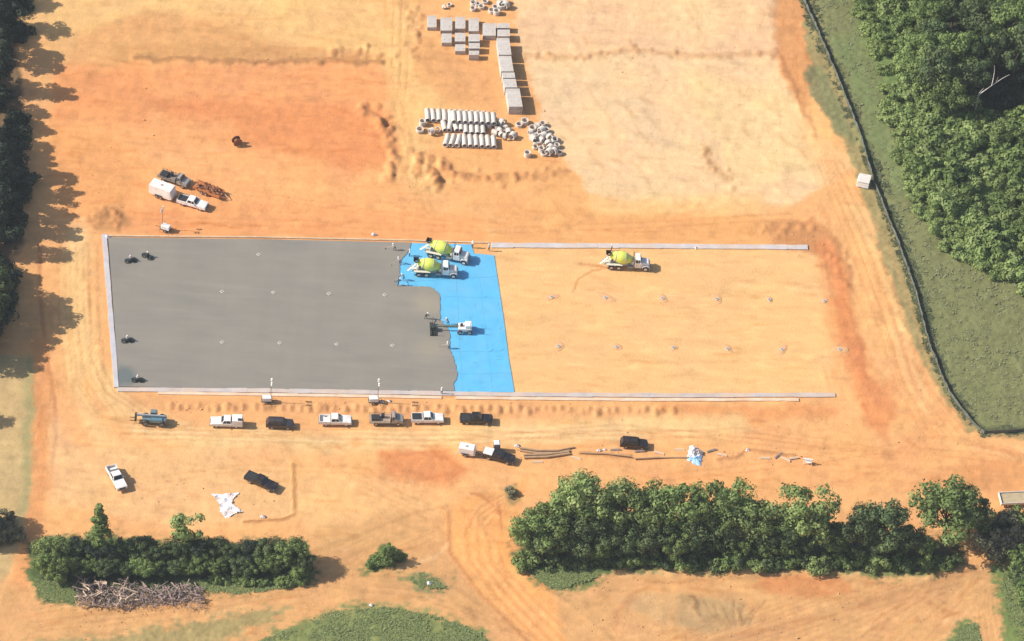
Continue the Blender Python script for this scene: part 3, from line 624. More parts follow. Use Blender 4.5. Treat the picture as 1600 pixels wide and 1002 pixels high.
def pickup(m, label, group='pickup trucks parked on the clay', load=None, L=5.9, crew=True, name='pickup_truck'):
    root = empty(name); tag(root, label, 'pickup truck', group); h = L/2; hw = 1.0
    cb_ = -.95 if crew else -.35; cf = 1.05
    b = MB(); b.prism([(h, .5), (h, .95), (h-.12, 1.06), (cf+.25, 1.17), (cf, 1.2), (cb_, 1.2), (cb_, .5)], -hw, hw); b.build('body', m, root, bevel=.05)
    b = MB(); b.box(-h, cb_-.03, -hw, -hw+.12, .55, 1.22); b.box(-h, cb_-.03, hw-.12, hw, .55, 1.22); b.box(-h+.06, cb_-.03, -hw+.12, hw-.12, .55, .72); b.box(cb_-.12, cb_-.03, -hw+.12, hw-.12, .72, 1.2)
    bed = b.build('bed', m, root)
    MB().box(-h-.03, -h+.06, -hw+.12, hw-.12, .56, 1.2).build('tailgate', m, bed)
    greenhouse(root, cb_, cf, .95, 1.18, 1.86, .62, .18, m)
    MB().box(h-.05, h+.14, -.98, .98, .42, .66).build('bumper', STEEL, root, bevel=.03); MB().box(-h-.16, -h-.04, -.95, .95, .45, .62).build('bumper', STEEL, root, bevel=.03)
    MB().box(h-.04, h+.02, -.55, .55, .7, .98).build('grille', BLKM, root)
    lights(root, h-.02, -h, hw, .86, .95); mirrors(root, cf-.35, .98, 1.2, m)
    for x in (h-1.05, -h+1.2):
        for y in (-.86, .86): wheel(root, x, y, .4, .27)
    if load == 'cap':                      # service topper
        b = MB(); b.box(-h+.02, cb_-.05, -.99, .99, 1.22, 1.95, tx0=.05, ty=.06); t_ = b.build('bed_cap', m, root, bevel=.04)
        b = MB(); b.box(-h-.0, -h+.9, .2, .8, 1.95, 2.02); b.build('roof_rack', BLKM, root)
    if load == 'tools':
        MB().box(cb_-.6, cb_-.1, -.9, .9, 1.22, 1.5).build('tool_box', STEEL, root, bevel=.03)
    if load == 'dark':
        MB().box(-h+.1, cb_-.15, -.86, .86, .75, 1.15).build('bed_liner', BLKM, root)
    if load == 'white':
        MB().box(-h+.06, cb_-.12, -.9, .9, 1.22, 1.42).build('bed_cover', WHITE, root, bevel=.04)
    return root
def suv(m, label, group='dark closed cars parked on the clay'):
    root = empty('parked_suv'); tag(root, label, 'car', group); h = 2.45; hw = .96
    b = MB(); b.prism([(h, .42), (h, .9), (h-.15, 1.0), (1.15, 1.12), (-h+.02, 1.14), (-h, .9), (-h, .42)], -hw, hw); b.build('body', m, root, bevel=.06)
    greenhouse(root, -h+.08, 1.15, .93, 1.1, 1.74, .7, .32, m)
    for y in (-.62, .62): MB().box(-1.7, .2, y-.03, y+.03, 1.76, 1.81).build('roof_rail', BLKM, root)
    MB().box(h-.04, h+.1, -.9, .9, .38, .6).build('bumper', BLKM, root, bevel=.03); MB().box(-h-.1, -h+.03, -.9, .9, .4, .62).build('bumper', BLKM, root, bevel=.03)
    lights(root, h-.02, -h, hw, .8, .98); mirrors(root, .75, .94, 1.1, m)
    for x in (1.5, -1.45):
        for y in (-.84, .84): wheel(root, x, y, .37, .24)
    return root
def box_trailer(L, W_, H_, label, cat='trailer'):
    root = empty('box_trailer'); tag(root, label, cat, 'white enclosed trailers'); h = L/2
    b = MB(); b.box(-h, h, -W_/2, W_/2, .45, .45+H_); bx = b.build('box', WHITE, root, bevel=.05)
    MB().prism([(h, .6), (h+.3, .6), (h, .45+H_-.1)], -W_/2+.05, W_/2-.05).build('nose_wedge', WHITE, root)
    b = MB(); b.box(-h-.02, -h+.0, -W_/2+.12, W_/2-.12, .55, .35+H_); b.build('ramp_door', WHITE, bx)
    b = MB(); b.tube((h, -.5, .42), (h+1.3, 0, .42), .05); b.tube((h, .5, .42), (h+1.3, 0, .42), .05); b.build('tongue', BLKM, root)
    MB().box(-.25, .2, -.2, .2, .45+H_, .53+H_).build('roof_vent', GREYP, root, bevel=.03)
    for s in (-1, 1):
        b = MB(); b.box(-.85, .6, s*(W_/2)-.02 if s > 0 else s*(W_/2)-.22, s*(W_/2)+.22 if s > 0 else s*(W_/2)+.02, .78, .84); b.build('fender', BLKM, root)
        for x in ((-.55, .3) if L > 4 else (-.1,)): wheel(root, x, s*(W_/2+.08), .34, .2)
    for s in (-1, 1): MB().box(-h-.05, -h-.02, s*W_*.42-.08, s*W_*.42+.08, .5, .62).build('tail_light', REDL, root)
    return root
def flatbed(label, m, bedm, load=False):
    root = empty('flatbed_truck'); tag(root, label, 'truck', 'work trucks on the clay'); 
    MB().box(-3.0, 2.9, -.42, .42, .6, .82).build('chassis', BLKM, root)
    b = MB(); b.prism([(3.1, .6), (3.1, 1.25), (2.2, 1.45), (1.95, 1.5), (.95, 1.5), (.95, .6)], -1.0, 1.0); b.build('body', m, root, bevel=.05)
    greenhouse(root, .95, 2.0, .96, 1.48, 2.15, .4, .08, m)
    b = MB(); b.box(-3.1, .8, -1.15, 1.15, .84, 1.0); bd = b.build('flat_deck', bedm, root)
    b = MB(); b.box(.68, .78, -1.1, 1.1, 1.0, 1.9)
    for y in (-1.1, 1.07):
        for x in (-3.05, -2.1, -1.2, -.3): b.box(x, x+.06, y, y+.05, 1.0, 1.55)
        b.box(-3.05, .7, y+.01, y+.04, 1.3, 1.4)
    b.build('stake_rails', bedm, bd)
    if load:
        MB().box(-2.7, -1.2, -.8, .7, 1.003, 1.5, ty=.05).build('tool_box', BLKM, root, bevel=.04)
        MB().tube((-.6, .3, 1.02), (-.6, .3, 1.85), .32, n=14).build('drum_barrel', BLKM, root)
    lights(root, 3.08, -3.1, .95, 1.05, .75); mirrors(root, 1.7, .98, 1.5, m)
    MB().box(3.05, 3.25, -1, 1, .5, .75).build('bumper', STEEL, root, bevel=.03)
    for y in (-.9, .9): wheel(root, 2.2, y, .42, .28); wheel(root, -1.9, y, .42, .42)
    return root
def mixer(label):
    root = empty('concrete_mixer_truck'); tag(root, label, 'mixer truck', 'concrete mixer trucks with yellow green drums')
    MB().box(-4.0, 4.2, -.45, .45, .8, 1.05).build('chassis', SIDE, root)
    b = MB(); b.prism([(4.5, .75), (4.5, 1.65), (4.3, 1.85), (3.0, 2.0), (3.0, .75)], -.8, .8); hd = b.build('hood', WHITE, root, bevel=.07)
    MB().box(4.47, 4.56, -.5, .5, .9, 1.6).build('grille', STEEL, hd)
    b = MB(); b.box(1.7, 3.0, -1.1, 1.1, .8, 2.0); cbn = b.build('cab', WHITE, root, bevel=.06)
    greenhouse(root, 1.7, 3.0, 1.08, 1.98, 2.85, .25, .05, WHITE, ty=.1)
    for s in (-1, 1):
        f = MB(); f.prism([(4.5, 1.0), (4.4, 1.3), (3.9, 1.45), (3.3, 1.3), (3.1, .9), (3.25, .9), (3.4, 1.2), (3.9, 1.33), (4.3, 1.2), (4.4, 1.0)], s*.82 if s > 0 else -1.2, 1.2 if s > 0 else -.82); f.build('fender', WHITE, root)
        MB().tube((1.5, s*.95, .9), (1.5, s*.95, 3.2), .09, n=10).build('exhaust_stack', STEEL, root)
        MB().box(4.46, 4.55, s*.95-.14, s*.95+.14, .98, 1.22).build('headlight', LAMP, root, bevel=.02)
        MB().tube((.4, s*.85, .85), (1.4, s*.85, .85), .3, n=12).build('fuel_tank', STEEL, root)
        f = MB(); f.box(-3.6, -.6, s*.7 if s > 0 else -1.22, 1.22 if s > 0 else -.7, 1.28, 1.36); f.box(-3.68, -3.6, s*.7 if s > 0 else -1.22, 1.22 if s > 0 else -.7, .9, 1.36); f.build('fender', SIDE, root)
        wheel(root, 3.8, s*.98, .53, .34, WHITE)
        for x in (-1.3, -2.75): wheel(root, x, s*.88, .53, .6, WHITE)
    mirrors(root, 2.75, 1.12, 2.1, WHITE)
    d = Vector((-4.3, 0, 1.0)).normalized(); p0 = Vector((1.15, 0, 1.95))
    dr = MB(); dr.lathe(p0, d, [(0, .02), (0, .5), (.12, .62), (1.0, 1.02), (1.5, 1.19), (2.5, 1.19), (3.3, .9), (4.15, .56), (4.3, .56), (4.3, .02)], 28)
    D_ = dr.build('drum', YEL, root, smooth=True)
    rb = MB(); rb.lathe(p0+d*1.45, d, [(0, 1.205), (0, 1.225), (.09, 1.225), (.09, 1.205)], 28); rb.lathe(p0+d*3.3, d, [(0, .90), (0, .98), (.12, .95), (.12, .86)], 28); rb.build('drum_ring', SIDE, D_)
    st = MB(); st.lathe(p0+d*.98, d, [(0, 1.02), (0, 1.045), (.1, 1.08), (.1, 1.05)], 28); st.build('drum_ring', SIDE, D_)
    b = MB(); b.box(.95, 1.35, -.5, .5, 1.05, 2.2, ty=.1); b.build('front_pedestal', SIDE, root)
    b = MB(); b.hexa([(-3.3, -.7, 1.05), (-3.0, -.7, 1.05), (-3.0, .7, 1.05), (-3.3, .7, 1.05)], [(-3.0, -.6, 2.3), (-2.75, -.6, 2.3), (-2.75, .6, 2.3), (-3.0, .6, 2.3)]); b.build('rear_pedestal', SIDE, root)
    b = MB(); q0 = [(-3.5, -.3, 2.9), (-3.1, -.3, 2.9), (-3.1, .3, 2.9), (-3.5, .3, 2.9)]; q1 = [(-3.9, -.6, 3.6), (-2.9, -.6, 3.6), (-2.9, .6, 3.6), (-3.9, .6, 3.6)]
    b.add(q0+q1, [(0, 1, 5, 4), (1, 2, 6, 5), (2, 3, 7, 6), (3, 0, 4, 7)]); b.build('charge_hopper', BLKM, root)
    b = MB(); n_ = 7; a0 = Vector((-3.6, 0, 2.25)); a1 = Vector((-5.0, -.6, 1.15)); dd = (a1-a0); sd = dd.cross(Vector((0, 0, 1))).normalized(); upv = sd.cross(dd).normalized(); vs = []
    for p in (a0, a1):
        for i in range(n_): t = math.pi*i/(n_-1); vs.append(p+sd*.28*math.cos(t)-upv*.24*math.sin(t))
    b.add(vs, [(i, i+1, n_+i+1, n_+i) for i in range(n_-1)]); c_ = b.build('chute', SIDE, root, smooth=True)
    b = MB()
    for y in (.62, .95): b.tube((-3.7, y, .8), (-3.35, y, 3.3), .03, n=6)
    for k in range(7): q = k/7; b.tube((-3.7+.35*q, .62, .9+2.4*q), (-3.7+.35*q, .95, .9+2.4*q), .025, n=5)
    b.build('ladder', SIDE, root)
    MB().tube((1.35, -.95, 1.75), (1.35, .95, 1.75), .28, n=12).build('water_tank', SIDE, root)
    MB().box(4.5, 4.7, -1.15, 1.15, .55, .85).build('bumper', STEEL, root, bevel=.03)
    MB().box(-4.05, -3.95, -1.0, 1.0, .7, .9).build('rear_bar', SIDE, root)
    return root
def light_tower(label):
    root = empty('light_tower'); tag(root, label, 'light tower', 'portable light towers round the slab')
    MB().box(-.85, .85, -.55, .55, .5, 1.35, ty=.05).build('cabinet', WHITE, root, bevel=.06)
    b = MB(); b.box(-1.0, 1.0, -.6, .6, .4, .5); b.tube((1.0, 0, .45), (2.1, 0, .45), .05); b.build('frame', BLKM, root)
    for x in (-.9, .9): 
        for s in (-1, 1): MB().tube((x, s*.6, .42), (x, s*1.05, .42), .03, n=6).tube((x, s*1.05, .45), (x, s*1.05, .0), .03, n=6).build('outrigger', STEEL, root)
    for y in (-.7, .7): wheel(root, -.1, y, .32, .18)
    m_ = MB(); m_.tube((.7, 0, 1.3), (.7, 0, 3.4), .07, n=8); m_.tube((.7, 0, 3.4), (.7, 0, 5.2), .05, n=8); ms = m_.build('mast', STEEL, root)
    b = MB(); b.tube((.7, -.65, 5.2), (.7, .65, 5.2), .035, n=6); hb = b.build('lamp_bar', STEEL, root)
    for y in (-.5, .5):
        for z in (5.0, 5.42):
            l = MB(); l.lathe((.62, y, z), (1, .25*(1 if y > 0 else -1), -.3), [(0, .03), (.02, .12), (.2, .23), (.22, .22), (.15, .02)], 12); l.build('flood_lamp', LAMP, root, smooth=True)
    return root
def toilet(label):
    root = empty('portable_toilet'); tag(root, label, 'portable toilet')
    MB().box(-.58, .58, -.58, .58, .08, 2.05, ty=.03, tx0=.03, tx1=.03).build('cabin', TOIL, root, bevel=.04)
    MB().box(-.5, .5, -.55, .55, 0, .08).build('skid', BLKM, root)
    b = MB(); b.add([(-.6, -.6, 2.05), (.6, -.6, 2.05), (.6, .6, 2.05), (-.6, .6, 2.05), (-.35, -.35, 2.3), (.35, -.35, 2.3), (.35, .35, 2.3), (-.35, .35, 2.3)], [(0, 1, 5, 4), (1, 2, 6, 5), (2, 3, 7, 6), (3, 0, 4, 7), (4, 5, 6, 7), (3, 2, 1, 0)]); b.build('roof', mat('toilet_roof', (.8, .8, .8), .5), root, bevel=.03)
    panel([(-.4, -.586, .2), (.4, -.586, .2), (.4, -.565, 1.9), (-.4, -.565, 1.9)]).build('door', GREYP, root); MB().tube((.35, .35, 2.1), (.35, .35, 2.5), .05, n=8).build('vent_pipe', WHITE, root)
    return root
def screed(label):
    root = empty('laser_screed'); tag(root, label, 'screed machine')
    MB().box(-1.0, 1.5, -.95, .95, .6, 1.3, ty=.05).build('body', WHITE, root, bevel=.08)
    MB().box(.2, 1.5, -.8, .8, 1.3, 1.95, tx0=.1, ty=.1).build('engine_cover', WHITE, root, bevel=.08)
    MB().box(-.75, -.1, -.4, .3, 1.3, 1.42).build('operator_deck', GREYP, root); MB().box(-.6, -.15, -.25, .2, 1.42, 1.85, tx0=.0).build('seat', SEATM, root, bevel=.05)
    for y in (-.8, .8): MB().tube((1.2, y, .8), (1.2, y, 3.0), .04, n=8).build('laser_mast', STEEL, root)
    b = MB(); b.box(-3.6, -.9, -.16, .16, .95, 1.25); b.build('outer_boom', mat('boom_green', (.12, .15, .11), .5), root); MB().box(-5.6, -3.2, -.1, .1, 1.0, 1.2).build('inner_boom', mat('boom_green', (.12, .15, .11), .5), root)
    DK = mat('screed_dark', (.035, .045, .038), .5)
    h_ = MB(); h_.box(-6.3, -5.95, -1.65, 1.65, .14, .55); h_.box(-5.55, -5.35, -1.65, 1.65, .14, .5); h_.tube((-5.75, -1.6, .3), (-5.75, 1.6, .3), .13, n=10); h_.box(-6.2, -5.4, -.5, .5, .6, 1.2); h_.build('screed_head', DK, root)
    for y in (-1.5, 1.5): MB().tube((-5.75, y, .3), (-5.75, y, 2.0), .045, n=8).build('sensor_mast', DK, root)
    for x in (-.7, 1.1):
        for y in (-1.05, 1.05): wheel(root, x, y, .5, .3)
    return root
def telehandler(label):
    root = empty('telehandler'); tag(root, label, 'telehandler')
    MB().box(-2.1, 2.1, -.7, .7, .65, 1.25).build('chassis', TEAL, root, bevel=.06)
    MB().box(-.6, 1.9, -1.1, -.25, .9, 1.6, tx0=.1, tx1=.2).build('engine_cover', TEAL, root, bevel=.08)
    greenhouse(root, -.7, .7, .5, 1.3, 2.35, .2, .1, TEAL, ty=.05).location = (0, .62, 0)
    d = MB(); d.box(-3.1, 2.0, -.2, .12, 1.55, 1.95); d.build('boom', mat('boom_grey', (.28, .33, .36), .5), root, bevel=.03)
    b = MB(); b.box(-3.45, -3.1, -.6, .6, .5, 1.7); b.box(-4.4, -3.4, -.45, -.33, .5, .58); b.box(-4.4, -3.4, .33, .45, .5, .58); b.build('fork_carriage', BLKM, root)
    MB().box(1.8, 2.4, -.8, .8, .7, 1.4, tx1=.1).build('counterweight', TEAL, root, bevel=.06)
    for x in (-1.5, 1.5):
        for y in (-1.0, 1.0): wheel(root, x, y, .6, .42, TEAL)
    return root

GS = 'mixer'
put(mixer('mixer truck with yellow green drum standing alone on the bare orange pad'), 977, 417, 0, dirpx=(60, 3))
put(mixer('rearmost of the two mixer trucks on the blue sheet, farthest from the camera'), 696, 402, .03, dirpx=(60, 13))
put(mixer('nearer of the two mixer trucks on the blue sheet by the slab'), 677, 428, .03, dirpx=(60, 3))
put(screed('white laser screed machine on the blue sheet reaching a dark screed head over wet concrete'), 724, 517, .03, dirpx=(60, 1))
put(telehandler('teal telehandler at the left end of the line of parked vehicles'), 240, 660, 0, dirpx=(60, 4))
put(pickup(WHITE, 'white pickup with a tall white bed topper, parked nearest the teal telehandler', load='cap'), 354, 664, 0, dirpx=(-60, -2))
put(suv(DGREY, 'dark grey car parked between the white topper pickup and the white open pickup'), 437, 666, 0, dirpx=(60, 2))
put(pickup(WHITE, 'white open bed pickup parked in the middle of the vehicle line'), 524, 661, 0, dirpx=(60, 1))
put(flatbed('dusty grey flatbed truck with a dark load, in the vehicle line behind a white pickup', GREYP, TAN, True), 603, 660, 0, dirpx=(60, 0))
put(pickup(WHITE, 'white pickup with a black lined bed, nose to tail with the grey flatbed', load='dark'), 668, 658, 0, dirpx=(60, 0))
put(pickup(BLACK, 'black pickup at the right end of the vehicle line', load='dark'), 744, 659, 0, dirpx=(60, 1))
put(pickup(WHITE, 'white pickup standing alone on the lower left clay pad', load='tools'), 182, 751, 0, dirpx=(22, 40))
put(pickup(BLACK, 'black pickup parked aslant near the crumpled white plastic', load='dark', L=6.2), 408, 757, 0, dirpx=(50, 22))
put(suv(BLACK, 'black car parked alone just above the long row of trees'), 990, 697, 0, dirpx=(60, 4))
put(pickup(BLACK, 'black pickup with a white bed cover hitched to a small white trailer', load='white', L=5.8), 779, 717, 0, dirpx=(50, 13))
put(box_trailer(2.8, 1.7, 1.5, 'small white enclosed trailer behind the black pickup near the portable toilet'), 729, 709, 0, dirpx=(50, 9))
put(box_trailer(4.6, 2.2, 2.2, 'large white enclosed trailer behind a white pickup beyond the slab'), 253, 305, 0, dirpx=(38, 14))
put(pickup(WHITE, 'white pickup towing the large enclosed trailer beyond the slab', load='dark'), 301, 321, 0, dirpx=(48, 14))
put(flatbed('old grey brown stake truck beside the large white trailer', GREYP, mat('weathered_deck', (.22, .18, .15), .9), True), 272, 284, 0, dirpx=(50, 18))
# rusty equipment trailer
def equip_trailer():
    root = empty('equipment_trailer'); tag(root, 'long rusty orange equipment trailer carrying a pile of brown scrap', 'trailer')
    MB().box(-3.2, 2.6, -1.05, 1.05, .55, .72).build('deck', ORNG, root)
    b = MB(); b.box(-3.2, 2.6, -1.1, -1.02, .5, 1.05); b.box(-3.2, 2.6, 1.02, 1.1, .5, 1.05); b.build('side_rail', ORNG, root)
    b = MB(); b.tube((2.6, -.7, .6), (4.0, 0, .55), .07); b.tube((2.6, .7, .6), (4.0, 0, .55), .07); b.build('tongue', ORNG, root)
    b = MB(); r2 = random.Random(4)
    for i in range(46):
        p = Vector((r2.uniform(-2.8, 2.1), r2.uniform(-.8, .8), .8+r2.uniform(0, .55))); q = p+Vector((r2.uniform(-1.1, 1.1), r2.uniform(-.6, .6), r2.uniform(-.15, .3))); b.tube(p, q, r2.uniform(.05, .16), n=6)
    b.build('scrap_pile', BRWN, root)
    for x in (-1.2, -.3):
        for y in (-1.2, 1.2): wheel(root, x, y, .36, .2)
    return root
put(equip_trailer(), 328, 301, 0, dirpx=(50, 20))
put(light_tower('light tower with raised lamps beside the large white trailer beyond the slab'), 259, 360, 0, rz=math.pi*.9)
put(light_tower('light tower at the near slab edge between the first vehicles'), 417, 628, 0, rz=.1)
put(light_tower('light tower at the near slab edge behind the grey flatbed'), 584, 629, 0, rz=.15)
put(toilet('dark portable toilet with a white roof beside the black pickup and trailer'), 776, 704, 0, rz=.15)
# small white cabinet by the silt fence
root = empty('storage_tank'); tag(root, 'white walled storage bin standing against the dark silt fence', 'storage bin')
MB().box(-1.2, 1.2, -1.2, 1.2, .1, 1.5, ty=.04).build('bin', mat('clean_white', (.82, .82, .8), .4), root, bevel=.06); MB().box(-1.0, 1.25, -1.25, 1.25, 1.5, 1.6).build('lid', mat('dusty_lid', (.66, .6, .54), .8), root, bevel=.03)
for x in (-.7, .5): MB().box(x, x+.2, -1.15, 1.15, 0, .1).build('skid', BLKM, root)
put(root, 1349, 288, 0, rz=-.2)

# ------------------------------------------------------------------ people
def figure(pose):
    """continuous skinned body; pose: 'stand','rake','sit'"""
    me = bpy.data.meshes.new('person'); V_ = []; E_ = []; Rr = []
    def j(p, r, par=None):
        V_.append(p); Rr.append(r)
        if par is not None: E_.append((par, len(V_)-1))
        return len(V_)-1
    lean = {'stand': .03, 'rake': .38, 'sit': .05}[pose]; hz = {'stand': .93, 'rake': .88, 'sit': .62}[pose]
    pel = j((0, 0, hz), .15); wa = j((lean*.25, 0, hz+.16), .125, pel); ch = j((lean*.7, 0, hz+.36), .16, wa); nk = j((lean, 0, hz+.55), .06, ch)
    hd = j((lean+.03, 0, hz+.66), .085, nk); tp = j((lean+.03, 0, hz+.78), .08, hd); no = j((lean+.13, 0, hz+.68), .022, hd)
    for s in (-1, 1):
        j((lean+.02, s*.105, hz+.68), .02, hd)                      # ears
        if pose == 'sit': kn = (.45, s*.16, hz-.02); an = (.48, s*.17, hz-.45); ft = (.66, s*.18, hz-.5)
        else: st = .16*s if pose == 'rake' else .05*s; kn = (.05+st, s*.12, .5); an = (st-.02, s*.13, .09); ft = (st+.16, s*.14, .04)
        hp = j((0, s*.10, hz-.05), .115, pel); k = j(kn, .075, hp); a = j(an, .05, k); j(ft, .045, a)
        sh = j((lean*.85, s*.19, hz+.47), .075, ch)
        if pose == 'stand': el = (.02, s*.27, hz+.2); wr = (.16, s*.26, hz-.02)
        elif pose == 'rake': el = (.42, s*.2, hz+.24); wr = (.62, s*.07+.03, hz+.12)
        else: el = (.22, s*.27, hz+.24); wr = (.45, s*.22, hz+.2)
        e = j(el, .05, sh); w_ = j(wr, .032, e)
        dv = (Vector(wr)-Vector(el)).normalized(); pm = Vector(wr)+dv*.07; p_ = j(tuple(pm), .036, w_)
        sd = dv.cross(Vector((0, 0, 1))).normalized()
        for i, ln in enumerate((.065, .08, .075, .055)):
            b0 = pm+sd*(i-1.5)*.02+dv*.03; f1 = j(tuple(b0), .0095, p_); f2 = j(tuple(b0+dv*ln*.5+Vector((0, 0, -.006))), .009, f1); j(tuple(b0+dv*ln*.85+Vector((0, 0, -.03))), .008, f2)
        t1 = j(tuple(Vector(wr)+dv*.03-sd*.035), .011, p_); j(tuple(Vector(wr)+dv*.075-sd*.055+Vector((0, 0, -.02))), .009, t1)
    me.from_pydata(V_, E_, []); o = bpy.data.objects.new('person', me); COL.objects.link(o)
    sk = o.modifiers.new('s', 'SKIN'); sk.use_smooth_shade = True
    for i, d in enumerate(me.skin_vertices[0].data): d.radius = (Rr[i], Rr[i]); d.use_root = (i == 0)
    ss = o.modifiers.new('u', 'SUBSURF'); ss.levels = 1; ss.render_levels = 1
    dg = bpy.context.evaluated_depsgraph_get(); m2 = bpy.data.meshes.new_from_object(o.evaluated_get(dg)); bpy.data.objects.remove(o)
    return m2, hz, lean
FIG = {}
def person(px, py, z, pose, shirt, label, rz, group='site workers'):
    key = (pose, shirt.name)
    if key not in FIG:
        m2, hz, lean = figure(pose) if (pose not in FIG) else FIG[pose]
        FIG[pose] = (m2, hz, lean); m2 = m2.copy(); m2.materials.clear()
        for q in (SKIN, shirt, JEAN, BOOT): m2.materials.append(q)
        for p in m2.polygons:
            c = p.center
            low = c.z < hz+.02 and abs(c.y) < .245
            if pose == 'rake': arm = c.x > .5
            elif pose == 'sit': arm = c.x > .3 and c.z > hz+.12; low = c.z < hz+.08 and not arm
            else: arm = abs(c.y) > .2 and c.z < hz+.02 and c.z > hz-.25; low = c.z < hz+.02 and not arm
            if c.z > hz+.53: p.material_index = 0
            elif arm: p.material_index = 0
            elif c.z < .12 or (pose == 'sit' and c.z < hz-.4): p.material_index = 3
            elif low: p.material_index = 2
            else: p.material_index = 1
        root = bpy.data.objects.new('person', m2); link(root)
        hat = MB(); hat.lathe((lean+.03, 0, hz+.73), (0, 0, 1), [(0, .17), (.015, .17), (.02, .125), (.08, .115), (.13, .07), (.15, .001)], 16); hat.build('hard_hat', HATW, root, smooth=True)
        FIG[key] = root
    else: root = copy_tree(FIG[key])
    root.location = P(px, py, z); root.rotation_euler = (0, 0, rz); tag(root, label, 'person', group); return root
def rake(px, py, z, rz, label):
    root = empty('concrete_rake'); tag(root, label, 'rake', 'long handled concrete rakes')
    MB().tube((.45, 0, 1.1), (1.9, 0, .12), .018, n=6).build('handle', WOODB, root); MB().box(1.85, 1.92, -.28, .28, .0, .12).build('blade', STEEL, root)
    root.location = P(px, py, z); root.rotation_euler[2] = rz
tproto = None
def trowel(px, py, rz, label):
    global tproto
    if tproto is None:
        t = tproto = empty('ride_on_trowel')
        TD = mat('trowel_dark', (.03, .045, .045), .5)
        for x in (-.62, .62):
            b = MB(); b.lathe((x, 0, .05), (0, 0, 1), [(0, .58), (.22, .60), (.24, .57), (.02, .55), (0, .58)], 20)
            for k in range(4): a_ = k*math.pi/2+.4; b.box(x-.02, x+.02, -.02, .02, .05, .35); b.tube((x, 0, .3), (x+.57*math.cos(a_), .57*math.sin(a_), .22), .02, n=5)
            b.build('rotor_guard', TD, t)
        MB().box(-.95, .95, -.34, .34, .32, .52, ty=.04).build('deck', TD, t, bevel=.04)
        MB().box(-.28, .28, -.5, -.1, .5, .78).build('engine', BLKM, t, bevel=.04); MB().box(-.25, .25, -.12, .3, .5, .6).build('seat', SEATM, t, bevel=.03)
        for x in (-.4, .4): MB().tube((x, .45, .5), (x, .42, .95), .02, n=6).build('control_lever', STEEL, t)
    else: t = copy_tree(tproto)
    t.location = P(px, py, SZ); t.rotation_euler[2] = rz; tag(t, label, 'power trowel', 'ride on power trowels on the fresh slab')
TR = [(204, 408, .4, 'left one of the two trowel machines near the far left slab corner'), (230, 402, -.5, 'right one of the two trowel machines near the far left slab corner'),
      (199, 533, .3, 'trowel machine at the left slab edge, midway down'), (215, 595, .1, 'trowel machine by the wet near left slab corner')]
WL = ['worker in white seated on the left one of the far corner trowel machines', 'worker in dark clothes seated on the right one of the far corner trowel machines',
      'worker in white seated on the trowel machine midway down the left edge', 'worker in white seated on the trowel machine by the wet corner']
for i, (x, y, a, lb) in enumerate(TR):
    trowel(x, y, a, lb); q = P(x, y, SZ)
    p = person(x, y, SZ, 'sit', SHIRTD if i == 1 else SHIRTW, WL[i], a+math.pi/2, 'workers seated on trowel machines'); p.location = (q.x, q.y, SZ-.02)
for (x, y, pose, sh, rz, lb) in [
    (617, 391, 'rake', SHIRTW, 3.0, 'worker in white on the grey concrete, farthest from the camera beside the pour'),
    (625, 411, 'rake', SHIRTW, 3.6, 'worker in white raking concrete left of the nearer mixer truck'),
    (622, 446, 'rake', SHIRTD, .6, 'worker in dark shirt at the notch of the slab edge'),
    (631, 437, 'rake', SHIRTO, 3.5, 'worker in grey shirt just right of the one at the slab notch'),
    (640, 400, 'stand', SHIRTW, 3.2, 'worker in white standing between the slab edge and the rearmost mixer'),
    (738, 387, 'stand', SHIRTW, 1.0, 'worker in white standing by the nose of the rearmost mixer truck'),
    (764, 392, 'stand', SHIRTW, 2.0, 'worker in white at the left end of the far edge wall'),
    (665, 498, 'rake', SHIRTD, -.3, 'worker in dark shirt just above the dark screed head'),
    (700, 508, 'rake', SHIRTO, 2.6, 'worker in grey shirt beside the screed boom on the slab edge'),
    (702, 545, 'rake', SHIRTW, 2.9, 'worker in white at the slab edge below the screed machine'),
    (690, 616, 'stand', SHIRTW, 1.5, 'worker in white on the near form boards close to the blue sheet corner'),
    (955, 392, 'stand', SHIRTO, .5, 'worker in grey by the far edge wall behind the lone mixer')]:
    z = SZ if x < 640 or x == 665 else .03
    person(x, y, z, pose, sh, lb, rz)
    if pose == 'rake': rake(x, y, z, rz, 'rake held by the '+' '.join(lb.replace(',', '').split()[:12]))
